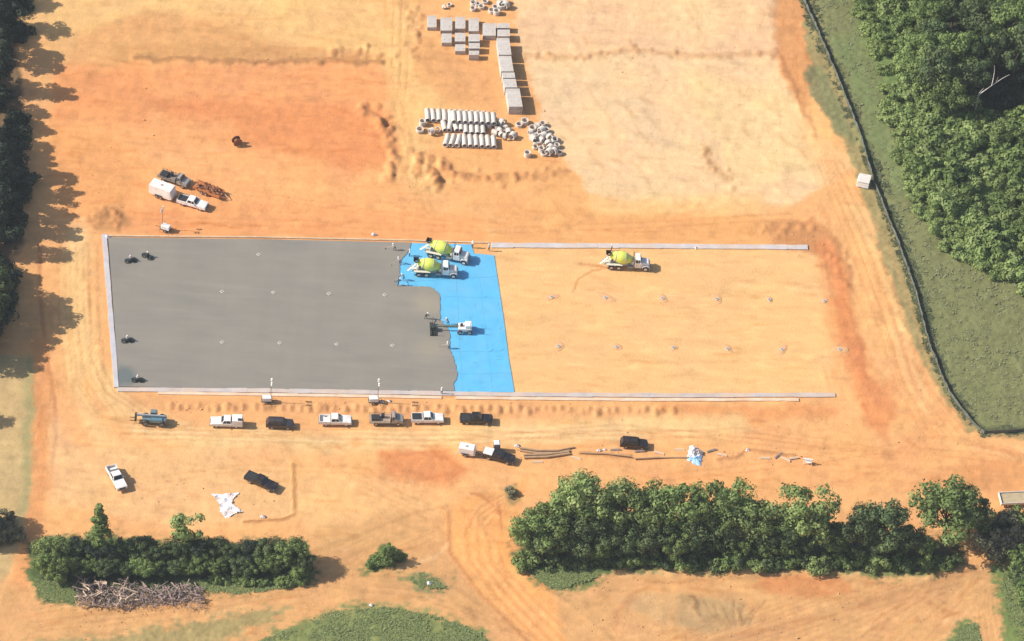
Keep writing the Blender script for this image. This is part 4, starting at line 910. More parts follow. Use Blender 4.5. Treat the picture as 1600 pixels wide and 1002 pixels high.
# ------------------------------------------------------------------ precast concrete boxes, pipes, rings
def culvert(x0, x1, y0, y1, h, label, skew=0.0, group='grey precast concrete boxes'):
    """box culvert section whose top shows at photo pixels x0..x1, y0..y1"""
    a, b_, c, d = P(x0, y0, h), P(x1, y0, h), P(x1+skew, y1, h), P(x0+skew, y1, h)
    ctr = (a+b_+c+d)/4; root = empty('precast_box', (ctr.x, ctr.y, 0)); tag(root, label, 'concrete box', group)
    Wd = (b_-a).length/2-.04; Ln = (d-a).length/2-.06; root.rotation_euler[2] = math.atan2((b_-a).y, (b_-a).x)
    ax = Vector((math.cos(root.rotation_euler[2]), math.sin(root.rotation_euler[2]), 0)); t = .2
    sh = (d-a).dot(ax)/2; dn_ = 1 if h < 2 else 2; hh = h/dn_
    for k in range(dn_):
        z0 = k*hh+.0; z1 = z0+hh-.02
        b = MB()
        def ring(y, off, w_, lo, hi): return [(-w_+off, y, lo), (w_+off, y, lo), (w_+off, y, hi), (-w_+off, y, hi)]
        o0, o1 = ring(-Ln, sh, Wd, z0, z1), ring(Ln, -sh, Wd, z0, z1); i0, i1 = ring(-Ln, sh, Wd-t, z0+t, z1-t), ring(Ln, -sh, Wd-t, z0+t, z1-t)
        v = o0+o1+i0+i1; f = []
        for i in range(4):
            j_ = (i+1) % 4; f += [(i, j_, 4+j_, 4+i), (8+i, 12+i, 12+j_, 8+j_), (i, 8+i, 8+j_, j_), (4+i, 4+j_, 12+j_, 12+i)]
        b.add(v, f); b.box(-Wd+t, Wd-t, -Ln+.08, -Ln+.2, z0+t, z1-t); b.box(-Wd+t, Wd-t, Ln-.2, Ln-.08, z0+t, z1-t); b.build('box_section', CONC, root)
    for x in (-Wd*.5, Wd*.5): MB().tube((x, -Ln*.4, h-.02), (x, -Ln*.4, h+.05), .05, n=8).build('lifting_eye', BLKM, root)
    return root
B1 = [(667.5, 682.5, 24, 43, .9, 'grey precast box at the left end of the back row in the block group'),
      (688, 707, 27, 48, .9, 'grey precast box second from the left in the back row of the block group'),
      (711, 727.5, 26, 45, .9, 'grey precast box third from the left in the back row of the block group'),
      (732, 748.5, 28, 49, .9, 'grey precast box at the right end of the back row in the block group'),
      (690, 706, 52, 67, .9, 'grey precast box at the left end of the second row in the block group'),
      (710.5, 727.5, 51, 65, .9, 'grey precast box in the middle of the second row in the block group'),
      (732, 750, 53, 65, 1.5, 'grey precast box at the right of the second row, casting a long shadow'),
      (711, 727.5, 69, 80, .9, 'short grey precast box at the left of the front row in the block group'),
      (732.5, 750, 67, 76, 1.5, 'short grey precast box third back at the right side of the block group'),
      (732.5, 749, 79, 86, 1.4, 'narrow grey precast box nearest the camera in the block group'),
      (754, 775, 36, 56, 1.1, 'grey precast box bridging the block group and the long column'),
      (776, 796.5, 36, 44, 1.3, 'narrow pale precast box at the top of the long column'),
      (777, 797, 46, 57, 1.5, 'pale precast box second from the top of the long column')]
for q in B1: culvert(*q)
for (x0, x1, y0, y1, sk, lb) in [(775.5, 796, 59, 86, 3.5, 'third'), (779, 799, 87, 112, 4, 'fourth'), (784, 804, 113, 122, 1.5, 'fifth, shortest one'), (786, 806, 123, 137, 2.5, 'sixth'), (790, 812, 138, 167, 5, 'last and nearest one')]:
    culvert(x0, x1, y0, y1, 2.0, 'tall pale precast box in the long column, '+lb+' from the top', sk)
def pipe_mesh():
    b = MB(); b.lathe((0, -1.3, 0), (0, 1, 0), [(0, .40), (0, .52), (.18, .58), (.3, .52), (2.6, .52), (2.6, .40), (0, .40)], 20); return b
pproto = None
def pipe(px, py, rz, label, z=.55, ln=1.0, group='grey concrete pipes'):
    global pproto
    if pproto is None: o = pproto = pipe_mesh().build('concrete_pipe', CONC2, smooth=True)
    else: o = copy_tree(pproto)
    p = P(px, py, z); o.location = p; o.rotation_euler = (0, 0, rz); o.scale = (1, ln, 1); tag(o, label, 'concrete pipe', group)
PR = ang(700, 200, 0, -10)-math.pi/2+.04
for i in range(11): pipe(668+i*8.9, 180+i*.45, PR+rnd.uniform(-.03, .03), 'concrete pipe in the back row of the pipe stack, %s from the left' % ORD[i], ln=1.22)
for i in range(4): pipe(694+i*8.9, 198+i*.2-1, PR+rnd.uniform(-.3, .3), 'slightly scattered pipe in the middle row of the pipe stack, %s from the left' % ORD[i], ln=1.0)
for i in range(4): pipe(728+i*8.9, 200.5+i*.3, PR, 'neatly laid pipe in the middle row of the pipe stack, %s from the right' % ORD[3-i], ln=1.2)
for i in range(9): pipe(698+i*9.2, 219+i*.35, PR+(rnd.uniform(-.35, -.1) if i < 3 else 0), 'concrete pipe in the front row of the pipe stack, %s from the left' % ORD[i], ln=1.2)
for i in range(8): pipe(709+i*8.9, 210+i*.3-10 if False else 183+i*.4, PR, 'concrete pipe on the upper layer of the back row, %s from the left' % ORD[i], z=1.45, ln=1.15)
rproto = None
def ring(px, py, h=.8, r=.6, tilt=0, rz=0, label='', group='loose concrete rings'):
    b = MB(); b.lathe((0, 0, -h/2), (0, 0, 1), [(0, r*.76), (0, r), (h, r), (h, r*.76), (0, r*.76)], 16); o = b.build('concrete_ring', CONC2, smooth=True)
    z = h/2 if tilt < .7 else r
    o.location = P(px, py, z); o.rotation_euler = (tilt, 0, rz); tag(o, label, 'concrete ring', group)
rings = [(772, 186), (784, 191), (777, 198), (790, 200), (773, 207), (783, 210), (764, 196), (801, 212), (811, 195), (820, 190), (829, 207), (839, 196), (846, 203), (838, 212), (849, 212), (842, 221),
         (853, 204), (859, 214), (836, 230), (857, 224), (866, 219), (870, 228), (866, 236), (874, 239), (850, 240), (860, 231), (824, 241), (769, 192), (781, 204), (795, 206), (788, 213), (843, 209), (833, 216), (846, 218), (852, 229), (859, 222), (863, 229), (858, 237), (846, 234), (840, 214), (850, 207), (832, 201), (848, 194), (838, 222), (656, 203), (674, 205), (660, 192), (684, 203)]
for i, (x, y) in enumerate(rings):
    t = rnd.random(); tilt = 0 if t < .5 else (math.pi/2 if t < .85 else .35)
    if (x, y) == (824, 241): tilt = 0
    lb = ('pale concrete ring tipped on its side in the loose heap beside the pipes' if tilt > 1 else 'pale concrete ring in the loose heap right of the pipe stack')
    if (x, y) == (824, 241): lb = 'single flat concrete ring lying apart in front of the loose heap'
    elif x < 690: lb = 'short concrete ring at the left front of the pipe stack'
    ring(x, y, rnd.choice((.6, .8, 1.1)), rnd.uniform(.52, .8), tilt, rnd.uniform(0, 3), lb, group='short concrete rings left of the pipes' if x < 690 else 'loose concrete rings')
for i, (x, y) in enumerate([(739, 14), (746, 7), (752, 11), (758, 3), (740, 5), (774, 12), (780, 5), (786, 1), (776, 19), (784, 10), (768, 17), (790, 8)]):
    ring(x, y, rnd.choice((.7, 1.0)), rnd.uniform(.6, .8), rnd.choice((0, 0, math.pi/2)), rnd.uniform(0, 3), 'pale concrete ring in the small heap at the top edge above the precast boxes', 'concrete rings at the top edge')
ring(702, 8, .5, .5, 0, 0, 'small concrete ring lying alone left of the top edge heap'); ring(694, 11, .4, .45, math.pi/2, .5, 'small tipped concrete ring beside the lone ring near the top edge')
def reel():
    root = empty('cable_reel'); tag(root, 'small rust brown reel lying alone on the open orange dirt', 'reel')
    for y in (-.55, .45): 
        b = MB(); b.lathe((0, y, 0), (0, 1, 0), [(0, .12), (0, .9), (.1, .9), (.1, .12)], 20); b.build('flange', BRWN, root).location = (0, 0, .9)
    MB().tube((0, -.5, .9), (0, .5, .9), .45, n=16).build('core', BRWN, root); return root
put(reel(), 370, 226, 0, rz=.5)

# ------------------------------------------------------------------ long pipes, sheets and small site things
def long_pipe(pts, r, z, label, name='long_pipe', group='long tan pipes on the clay'):
    b = MB(); q = [P(x, y, z) for x, y in pts]
    for i in range(len(q)-1): b.tube(q[i], q[i+1], r, n=10, caps=True)
    tag(b.build(name, TANP, smooth=True), label, 'pipe', group)
long_pipe([(812, 700), (840, 704), (872, 704), (897, 699)], .2, .2, 'long tan pipe, uppermost of the bundle right of the portable toilet')
long_pipe([(812, 704), (840, 708), (872, 708), (890, 704)], .2, .2, 'long tan pipe, second from the top of the bundle right of the toilet')
long_pipe([(819, 715), (855, 714), (890, 709)], .24, .24, 'long tan pipe nearest the camera in the bundle right of the toilet')
long_pipe([(818, 711), (855, 710), (889, 706)], .22, .24, 'long tan pipe third from the top of the bundle right of the toilet')
long_pipe([(906, 708), (945, 709), (985, 713)], .13, .3, 'thin tan pipe along the small clay ridge below the lone black car')
long_pipe([(992, 717), (1030, 715), (1076, 715)], .16, .16, 'thin tan pipe ending at the blue and white plastic heap')
def heap(px, py, rx, ry, h, m, name, label, cat, seed, z=0, group=None):
    b = MB(); n_ = 26; vs = []; rr = random.Random(seed)
    def hn(i, j): return math.sin(i*1.9+seed)*math.cos(j*1.3+seed*2)*.35+rr.uniform(-.3, .3)
    K = 9
    for j in range(K):
        for i in range(n_):
            t = 2*math.pi*i/n_; k = (j+.3)/K; rad = k*(1+.22*math.sin(3*t+seed)+.14*math.sin(7*t+seed*3))
            vs.append((rx*rad*math.cos(t), ry*rad*math.sin(t), -.03+max(0, (1-k**1.4))*h*(.9+hn(i, j)*.8)+(.05 if j < K-1 else 0)))
    fs = [tuple(range(n_))]
    for j in range(K-1):
        for i in range(n_): fs.append((j*n_+i, (j+1)*n_+i, (j+1)*n_+(i+1) % n_, j*n_+(i+1) % n_))
    b.add(vs, fs); o = b.build(name, m); o.location = P(px, py, z); tag(o, label, cat, group); return o
heap(1085, 708, 1.5, 1.7, 1.1, SHEETW, 'plastic_heap', 'crumpled heap of white plastic above the blue tarp near the tree row', 'plastic heap', 2)
heap(1087, 718, 1.5, 1.5, .45, TARPB, 'crumpled_tarp', 'pale blue tarp crumpled on the clay below the white plastic heap', 'tarp', 5)
def flat_sheet(name, pts, m, label, cat, seed, amp=.22):
    q = [P(x, y) for x, y in pts]; x0, x1 = min(p.x for p in q), max(p.x for p in q); y0, y1 = min(p.y for p in q), max(p.y for p in q)
    bm = bmesh.new(); N = 34; rr = random.Random(seed); inner = [(p.x, p.y) for p in q]
    def ins(x, y):
        c = False
        for i in range(len(inner)):
            a, b_ = inner[i], inner[(i+1) % len(inner)]
            if (a[1] > y) != (b_[1] > y) and x < (b_[0]-a[0])*(y-a[1])/(b_[1]-a[1])+a[0]: c = not c
        return c
    vs = {}
    def V(i, j):
        if (i, j) not in vs:
            x = x0+(x1-x0)*i/N; y = y0+(y1-y0)*j/N
            z = .05+amp*max(0, math.sin(x*2.1+y*1.1+seed)*math.sin(y*2.7-x+seed)+rr.uniform(-.25, .35))
            vs[(i, j)] = bm.verts.new((x+rr.uniform(-.04, .04), y+rr.uniform(-.04, .04), z))
        return vs[(i, j)]
    for i in range(N):
        for j in range(N):
            if ins(x0+(x1-x0)*(i+.5)/N, y0+(y1-y0)*(j+.5)/N): bm.faces.new((V(i, j), V(i+1, j), V(i+1, j+1), V(i, j+1)))
    ret = bmesh.ops.extrude_face_region(bm, geom=list(bm.faces)); 
    for e in ret['geom']:
        if isinstance(e, bmesh.types.BMVert): e.co.z += .02
    bmesh.ops.recalc_face_normals(bm, faces=bm.faces)
    me = bpy.data.meshes.new(name); bm.to_mesh(me); bm.free(); me.materials.append(m); tag(link(bpy.data.objects.new(name, me)), label, cat)
flat_sheet('plastic_sheet', [(328, 771), (345, 773), (374, 770), (364, 780), (362, 787), (379, 800), (366, 803), (354, 813), (344, 800), (342, 786)], SHEETW, 'crumpled white plastic sheet lying on the lower left clay pad', 'plastic sheet', 3)
def lump(px, py, s, label, m=SHEETW, cat='bag', name='white_bag'): heap(px, py, s, s*.8, s*.9, m, name, label, cat, rnd.randint(1, 99))
lump(936, 704, .45, 'small white bag just below the lone black car, left one of a pair'); lump(1168, 704, .5, 'small white bag at the right end of the curved clay ridge')
lump(945, 703, .35, 'small white bag just below the black car, right one of a pair'); lump(808, 697, .5, 'small white bag at the left end of the long tan pipes')
lump(411, 808, .5, 'small white bag lying right of the crumpled plastic sheet'); lump(671, 912, .55, 'white bag on the small grass patch between the dirt tracks')
lump(580, 946, .4, 'small pale bag at the top edge of the foreground grass'); lump(168, 371, .55, 'pale bag at the far left corner of the grey slab'); lump(584, 367, .5, 'small pale bag beyond the far edge of the grey slab')
lump(1087, 388, .4, 'small pale bag on the far edge wall of the bare pad'); lump(596, 628, .5, 'white bag beside the light tower behind the flatbed', name='white_bag'); lump(608, 627, .4, 'small white bag right of the light tower behind the flatbed')
for i, (x, y, a) in enumerate([(1000, 705, .2), (1030, 708, -.3), (1062, 703, .1), (1112, 704, .5), (1128, 711, -.2), (1196, 716, .1), (1216, 712, .9), (1228, 718, -.5), (1240, 716, .3), (962, 703, .2), (840, 722, 0.1), (900, 716, -.2)]):
    b_ = MB()
    for k in range(3): b_.box(-1.1+k*.12, 1.0-k*.1, -.22+k*.16, -.08+k*.16, .0+.07*(k % 2), .07+.07*(k % 2))
    o = b_.build('timber_plank', BOARD if i % 3 else WOODG); o.location = P(x, y, .03); o.rotation_euler[2] = a; tag(o, 'loose stack of boards on the clay between the long tan pipes and the trestle stand', 'boards', 'loose boards near the tree row')
# trestle stand near the right end
root = empty('pipe_stand'); tag(root, 'white trestle stand near the right end of the clay ridge by the trees', 'stand')
MB().box(-.9, .9, -.12, .12, 1.0, 1.15).build('top_beam', WHITE, root)
for x in (-.7, .7): MB().tube((x, 0, 1.05), (x, -.5, 0), .05, n=6).tube((x, 0, 1.05), (x, .5, 0), .05, n=6).build('trestle_leg', WHITE, root)
MB().box(-.5, .6, -.4, .4, .45, .53).build('shelf', WHITE, root); put(root, 1262, 724, 0, rz=-.1)
# pale flat trailer at the right edge
root = empty('flat_trailer'); tag(root, 'pale decked trailer cut by the right edge above the bushes', 'trailer')
MB().box(-2.6, 4.5, -1.4, 1.4, .75, .9).build('deck', mat('pale_deck', A(206, 186, 150), .85, 0, .12, 1), root)
for y in (-1.45, 1.37): MB().box(-2.6, 4.5, y, y+.08, .7, 1.2).build('side_rail', WHITE, root)
MB().box(-2.75, -2.6, -1.45, 1.45, .5, 1.2).build('end_board', WHITE, root)
for x in (-1.4, 2.6):
    for y in (-1.25, 1.25): wheel(root, x, y, .37, .25)
put(root, 1584, 784, 0, dirpx=(60, -3))

# ------------------------------------------------------------------ silt fence
fpts = [(1228, -60), (1255, 0), (1278, 50), (1310, 125), (1345, 215), (1365, 285), (1400, 372), (1430, 455), (1452, 540), (1480, 610), (1510, 652), (1537, 679), (1600, 675), (1660, 670)]
root = empty('silt_fence'); q = [P(x, y) for x, y in fpts]; root.location = q[7]
tag(root, 'long low dark silt fence dividing the orange clay from the green field', 'fence')
line = []; carry = 0
for i in range(len(q)-1):
    n_ = max(1, int((q[i+1]-q[i]).length/.9))
    for k in range(n_): line.append(q[i].lerp(q[i+1], k/n_))
fb = MB(); prev = None; org = q[7]
pl = []
for i, p in enumerate(line):
    d = (line[min(i+1, len(line)-1)]-line[max(i-1, 0)]).normalized(); nrm = Vector((-d.y, d.x, 0)); off = nrm*(math.sin(i*.9)*.05+rnd.uniform(-.03, .03))
    h = .82+rnd.uniform(-.12, .08); lean_ = nrm*rnd.uniform(-.12, .12); b0 = p+off-org; t0 = b0+lean_+Vector((0, 0, h))
    pl.append((b0-nrm*.012, b0+nrm*.012, t0+nrm*.012, t0-nrm*.012))
for i in range(len(pl)-1):
    a, c = pl[i], pl[i+1]; fb.hexa([(*a[0][:2], -.1), (*c[0][:2], -.1), (*c[1][:2], -.1), (*a[1][:2], -.1)], [a[3], c[3], c[2], a[2]])
fb.build('fabric', FAB, root)
for i in range(0, len(line), 3):
    if i//3 >= 98: break
    p = line[i]-org; MB().box(p.x-.05, p.x+.05, p.y-.05, p.y+.05, -.1, 1.1).build('post', POST, root)

# ------------------------------------------------------------------ logs and brush
lproto = []
for k in range(3):
    b = MB(); r2 = random.Random(k); p = Vector((-1.5, 0, 0)); rad = .17
    for i in range(5): qn = p+Vector((.6, r2.uniform(-.09, .09), r2.uniform(-.06, .06))); b.tube(p, qn, rad, rad*.88, n=8); p = qn; rad *= .88
    for i in range(3): s0 = Vector((r2.uniform(-1, 1), 0, 0)); b.tube(s0, s0+Vector((r2.uniform(.2, .6), r2.uniform(-.6, .6), r2.uniform(.0, .5))), .06, .03, n=6)
    o = b.build('log', [WOODG, WOODB, WOODG][k], smooth=True); lproto.append(o); o['n'] = 0
def log(px, py, z, rz, pitch, s, k, label, group):
    o = lproto[k]
    if o['n']: o = copy_tree(lproto[k])
    lproto[k]['n'] = 1
    o.location = P(px, py, 0)+Vector((0, 0, z)); o.rotation_euler = (0, pitch, rz); o.scale = (s, 1+.3*(s-1), 1+.3*(s-1)); tag(o, label, 'log', group)
for i in range(75):
    x, y = 122+rnd.random()*85, 912+rnd.random()*38; y = min(y, 950)
    log(x, y, rnd.uniform(.2, 1.5), rnd.uniform(0, 6.3), rnd.uniform(-.35, .35), rnd.uniform(.45, .95), (i % 2), 'bare cut log in the left, paler half of the log pile by the hedge', 'logs in the pale half of the pile')
for i in range(75):
    x, y = 205+rnd.random()*108, 916+rnd.random()*26
    log(x, y, rnd.uniform(.2, .9), rnd.uniform(0, 6.3), rnd.uniform(-.3, .3), rnd.uniform(.4, .85), 2, 'grey brown log in the right, darker half of the log pile by the hedge', 'logs in the darker half of the pile')
for o in lproto:
    if 'n' in o: del o['n']
for o in bpy.data.objects:
    if 'n' in o.keys(): del o['n']
b = MB()
for (x, y, rx, h_) in [(140, 932, 2.4, 1.3), (166, 934, 2.6, 1.5), (195, 936, 2.6, 1.2), (228, 934, 2.8, 1.3), (262, 930, 2.8, 1.2), (292, 928, 2.2, 1.0)]:
    for i in range(130):
        t = rnd.uniform(0, 6.28); k = rnd.random()**.5; p = P(x, y)+Vector((rx*k*math.cos(t), rx*.9*k*math.sin(t), (1-k*k)*h_*rnd.uniform(.3, 1))); v_ = Vector((rnd.gauss(0, 1), rnd.gauss(0, 1), rnd.gauss(0, .3))).normalized()*rnd.uniform(.2, .8); b.tube(p, p+v_, rnd.uniform(.03, .13), .03, n=5, caps=False)
for i in range(900):
    p = P(118+rnd.random()*200, 916+rnd.random()*34, rnd.uniform(0, 1.2)); v_ = Vector((rnd.gauss(0, 1), rnd.gauss(0, 1), rnd.gauss(0, .4))).normalized()*rnd.uniform(.3, 1.1); b.tube(p, p+v_, rnd.uniform(.02, .06), .015, n=4, caps=False)
tag(b.build('brush', mat('brush_wood', (.32, .24, .20), .9, 0, .35, .8)), 'tangle of bare grey branches filling the log pile by the lower left hedge', 'brush', kind='stuff')

# ------------------------------------------------------------------ trees
def leaf_mat(name, c1, c2):
    m = bpy.data.materials.new(name); m.use_nodes = True; n = m.node_tree; b = n.nodes['Principled BSDF']; b.inputs['Roughness'].default_value = .6
    b.inputs['Specular IOR Level'].default_value = .12
    at = n.nodes.new('ShaderNodeAttribute'); at.attribute_name = 'tint'; oi = n.nodes.new('ShaderNodeObjectInfo')
    mm = n.nodes.new('ShaderNodeMix'); mm.data_type = 'RGBA'; n.links.new(at.outputs['Fac'], mm.inputs['Factor']); mm.inputs[6].default_value = (*c1, 1); mm.inputs[7].default_value = (*c2, 1)
    mp = n.nodes.new('ShaderNodeMapRange'); mp.inputs['To Min'].default_value = .78; mp.inputs['To Max'].default_value = 1.22; n.links.new(oi.outputs['Random'], mp.inputs['Value'])
    vs = n.nodes.new('ShaderNodeVectorMath'); vs.operation = 'SCALE'; n.links.new(mm.outputs[2], vs.inputs[0]); n.links.new(mp.outputs[0], vs.inputs['Scale'])
    n.links.new(vs.outputs[0], b.inputs['Base Color'])
    tr = n.nodes.new('ShaderNodeBsdfTranslucent'); n.links.new(vs.outputs[0], tr.inputs['Color']); ms = n.nodes.new('ShaderNodeMixShader'); ms.inputs[0].default_value = .22
    n.links.new(b.outputs[0], ms.inputs[1]); n.links.new(tr.outputs[0], ms.inputs[2]); n.links.new(ms.outputs[0], n.nodes['Material Output'].inputs['Surface'])
    MATS[name] = m; return m
LM = {'mid': leaf_mat('leaf_mid', (.12, .175, .054), (.235, .31, .105)), 'light': leaf_mat('leaf_light', (.155, .222, .068), (.30, .365, .14)),
      'dark': leaf_mat('leaf_dark', (.075, .115, .05), (.15, .195, .08)), 'grey': leaf_mat('leaf_grey', (.17, .165, .095), (.32, .30, .18)), 'shade': leaf_mat('leaf_shaded', (.03, .05, .036), (.06, .085, .055))}  # 'shade' leaves are darkened to stand in for unlit crowns
def crown_mesh(seed, shape, rx, zc, rz_, ncl, nleaf, size, rc=(.8, 1.5)):
    g = np.random.default_rng(seed); cs = []; 
    while len(cs) < ncl:
        d = g.normal(size=3); d /= np.linalg.norm(d)
        if shape == 'round':
            k = g.uniform(.45, 1.0); lob = 1+.18*math.sin(3*math.atan2(d[1], d[0])+seed)+.1*math.sin(5*math.atan2(d[1], d[0])+seed*2)
            c = np.array([d[0]*rx*k*lob, d[1]*rx*k*lob, zc+d[2]*rz_*k])
        elif shape == 'cone':
            t = g.uniform(0, 1)**1.2; r_ = rx*(1-t)**.8*(.55+.45*g.random()); a = g.uniform(0, 6.28); c = np.array([r_*math.cos(a), r_*math.sin(a), zc-rz_+2*rz_*t])
        else:
            k = g.uniform(.2, 1.0); c = np.array([d[0]*rx*k, d[1]*rx*k, abs(d[2])*rz_*k*.9+.2])
        cs.append((c, g.uniform(*rc)*(1 if shape != 'cone' else (.55+.5*(1-(c[2]-zc+rz_)/(2*rz_)))), g.random()))
    per = nleaf//ncl; Vt = []; T = []
    for c, r_, t in cs:
        d = g.normal(size=(per, 3)); d[:, 2] += .25; d /= np.linalg.norm(d, axis=1)[:, None]
        pos = c+d*r_*g.uniform(.55, 1.08, (per, 1))*np.array([1, 1, .8])
        nn = d+g.normal(size=(per, 3))*.27; nn /= np.linalg.norm(nn, axis=1)[:, None]
        a = np.cross(nn, g.normal(size=(per, 3))); a /= np.linalg.norm(a, axis=1)[:, None]; b_ = np.cross(nn, a)
        s = size*1.03*g.uniform(.45, 1.5, (per, 1)); q = np.stack([pos-a*s*.5, pos+b_*s*.34-a*s*.1, pos+a*s*.55, pos-b_*s*.34+a*s*.05], 1)
        Vt.append(q.reshape(-1, 3)); T.append(np.clip(t*.85+g.random(per)*.25-.05, 0, 1))
    V_ = np.concatenate(Vt).astype(np.float32); V_[:, 2] = np.maximum(V_[:, 2], .03); T = np.concatenate(T); nf = len(T)
    me = bpy.data.meshes.new('crown'); me.vertices.add(len(V_)); me.vertices.foreach_set('co', V_.ravel()); me.loops.add(nf*4); me.loops.foreach_set('vertex_index', np.arange(nf*4, dtype=np.int32))
    me.polygons.add(nf); me.polygons.foreach_set('loop_start', np.arange(0, nf*4, 4, dtype=np.int32)); me.polygons.foreach_set('loop_total', np.full(nf, 4, np.int32)); me.update(calc_edges=True)
    at = me.attributes.new('tint', 'FLOAT', 'FACE'); at.data.foreach_set('value', T.astype(np.float32)); return me, cs
PROT = {}
def proto_tree(kind, leaf, i):
    key = (kind, leaf, i)
    if key in PROT: return PROT[key]
    mk = (kind, i)
    if mk not in PROT:
        if kind == 'broad': me, cs = crown_mesh(10+i, 'round', 3.9, 6.3, 3.4, 46, 5200, .42)
        elif kind == 'tall': me, cs = crown_mesh(30+i, 'round', 2.3, 7.4, 4.4, 30, 3200, .40, (.7, 1.2))
        elif kind == 'airy': me, cs = crown_mesh(50+i, 'round', 2.5, 6.6, 3.0, 17, 1400, .42, (.7, 1.2))
        elif kind == 'cone': me, cs = crown_mesh(70+i, 'cone', 2.0, 7.0, 6.2, 70, 4200, .34, (.6, .9))
        else: me, cs = crown_mesh(90+i, 'bush', 1.9, 0, 2.1, 16, 1500, .36, (.55, .95))
        r2 = random.Random(i+100); b = MB()
        H = {'broad': 7.5, 'tall': 9, 'airy': 7.5, 'cone': 12, 'bush': 1.2}[kind]; r0 = {'broad': .26, 'tall': .2, 'airy': .17, 'cone': .22, 'bush': .06}[kind]
        p = Vector((0, 0, -.1)); segs = [p]
        for k in range(5): qn = Vector((r2.uniform(-.15, .15), r2.uniform(-.15, .15), H*(k+1)/5)); b.tube(p, qn, r0*(1-k*.16), r0*(1-(k+1)*.16), n=8, caps=(k == 4)); p = qn; segs.append(p)
        for c, r_, t in cs[:10 if kind != 'cone' else 14]:
            s0 = segs[r2.choice((1, 2, 3, 4))] if kind != 'bush' else segs[0]
            c = Vector(c); 
            if c.z < s0.z: s0 = segs[1]
            md = s0.lerp(c, .5)+Vector((0, 0, .25)); b.tube(s0, md, r0*.4, r0*.26, n=6, caps=False); b.tube(md, c, r0*.26, r0*.08, n=5, caps=False)
        PROT[mk] = (me, b)
    me, b = PROT[mk]
    me = me.copy(); me.materials.clear(); me.materials.append(LM[leaf])
    root = empty('tree'); b.build('trunk', BARK, root, smooth=True); link(bpy.data.objects.new('crown', me), root)
    root['used'] = 0; PROT[key] = root; return root
NAMES = {'broad': ('broadleaf_tree', 'tree'), 'tall': ('broadleaf_tree', 'tree'), 'airy': ('young_tree', 'tree'), 'cone': ('conifer_tree', 'conifer'), 'bush': ('bush', 'bush')}
rt = random.Random(99)
def tree(kind, leaf, px, py, h, label, group=None, i=None, wide=1.0, crown_at=False):
    """px,py: foot of the trunk (or, with crown_at, the middle of the crown)"""
    i = rt.randrange(4 if kind in ('broad', 'bush') else 2) if i is None else i
    base = {'broad': 10.6, 'tall': 12.2, 'airy': 10, 'cone': 14.5, 'bush': 2.6}[kind]; s = h/base
    pr = proto_tree(kind, leaf, i); o = pr if not pr['used'] else copy_tree(pr); pr['used'] = 1
    if o is not pr: o['used'] = 1
    o.location = P(px, py, 0) if not crown_at else (lambda q: Vector((q.x, q.y, 0)))(P(px, py, h*.6))
    o.rotation_euler = (0, 0, rt.uniform(0, 6.28)); o.scale = (s*wide, s*wide, s); o.name = NAMES[kind][0]; tag(o, label, NAMES[kind][1], group); return o

# wood at the right: big trees, then the leafy edge
GR = 'trees of the wood on the right'; nsh = 0
holes = [(1506, 48, 44, 32), (1568, 150, 62, 42), (1500, 165, 26, 24), (1400, 118, 9, 20), (1448, 70, 10, 12)]
def hole(x, y): return any(((x-a)/b_)**2+((y-c)/d)**2 < 1 for a, c, b_, d in holes)
def edge(y): return np.interp(y, [-300, -60, 0, 60, 130, 200, 270, 330, 400, 440, 480], [1330, 1340, 1345, 1362, 1388, 1404, 1420, 1445, 1500, 1565, 1680])
y = -150
while y < 450:
    x = edge(y)+95+rt.uniform(-10, 10)
    while x < 1780:
        if not hole(x, y):
            deep = x > 1448 and y < 205
            if deep or rt.random() < .30:
                lf = rt.choice(('dark', 'dark', 'mid')) if deep else rt.choice(('mid', 'light', 'mid'))
                big = deep and lf == 'dark'
                tree('broad', lf, x+rt.uniform(-9, 9), y+rt.uniform(-8, 8), rt.uniform(8.5, 13) if deep else rt.uniform(4.5, 7.5),
                     'tall dark green tree standing deep in the wood on the right' if big else ('tall mid green tree deep in the wood on the right' if deep else 'leafy tree rising from the green thicket of the right wood'),
                     'tall dark trees deep in the right wood' if big else ('tall mid green trees deep in the right wood' if deep else 'trees in the thicket of the right wood'), wide=1.05 if deep else 1.1, crown_at=True)
        x += 44+rt.uniform(-8, 8)
    y += 33
thick = []; cnt = 0; y = -70
while y < 470:
    x = edge(y)-4+rt.uniform(-8, 8)
    while x < 1640 and cnt < 296:
        if not hole(x, y) and not (x > 1455 and y < 185) and rt.random() < .93:
            near_ = x < edge(y)+22
            thick.append((rt.uniform(1.5, 2.6) if near_ else rt.uniform(2.2, 4.6), x+rt.uniform(-5, 5), y+rt.uniform(-6, 6), rt.choice(('mid', 'light', 'light')), 1.35 if near_ else 1.15)); cnt += 1
        x += 20 if x < edge(y)+60 else 27
    y += 17.5
thick.sort(key=lambda q_: -q_[0]*(1 if -5 < q_[2] and q_[1] < 1605 else .3))
for h, x, y, lf, wd in thick[:95]: tree('bush', lf, x, y, h, 'leafy bush standing up out of the green thicket of the right wood', 'thicket bushes of the right wood', wide=wd)
VV, TT = [], []                       # the low tangle between them reads as one mass
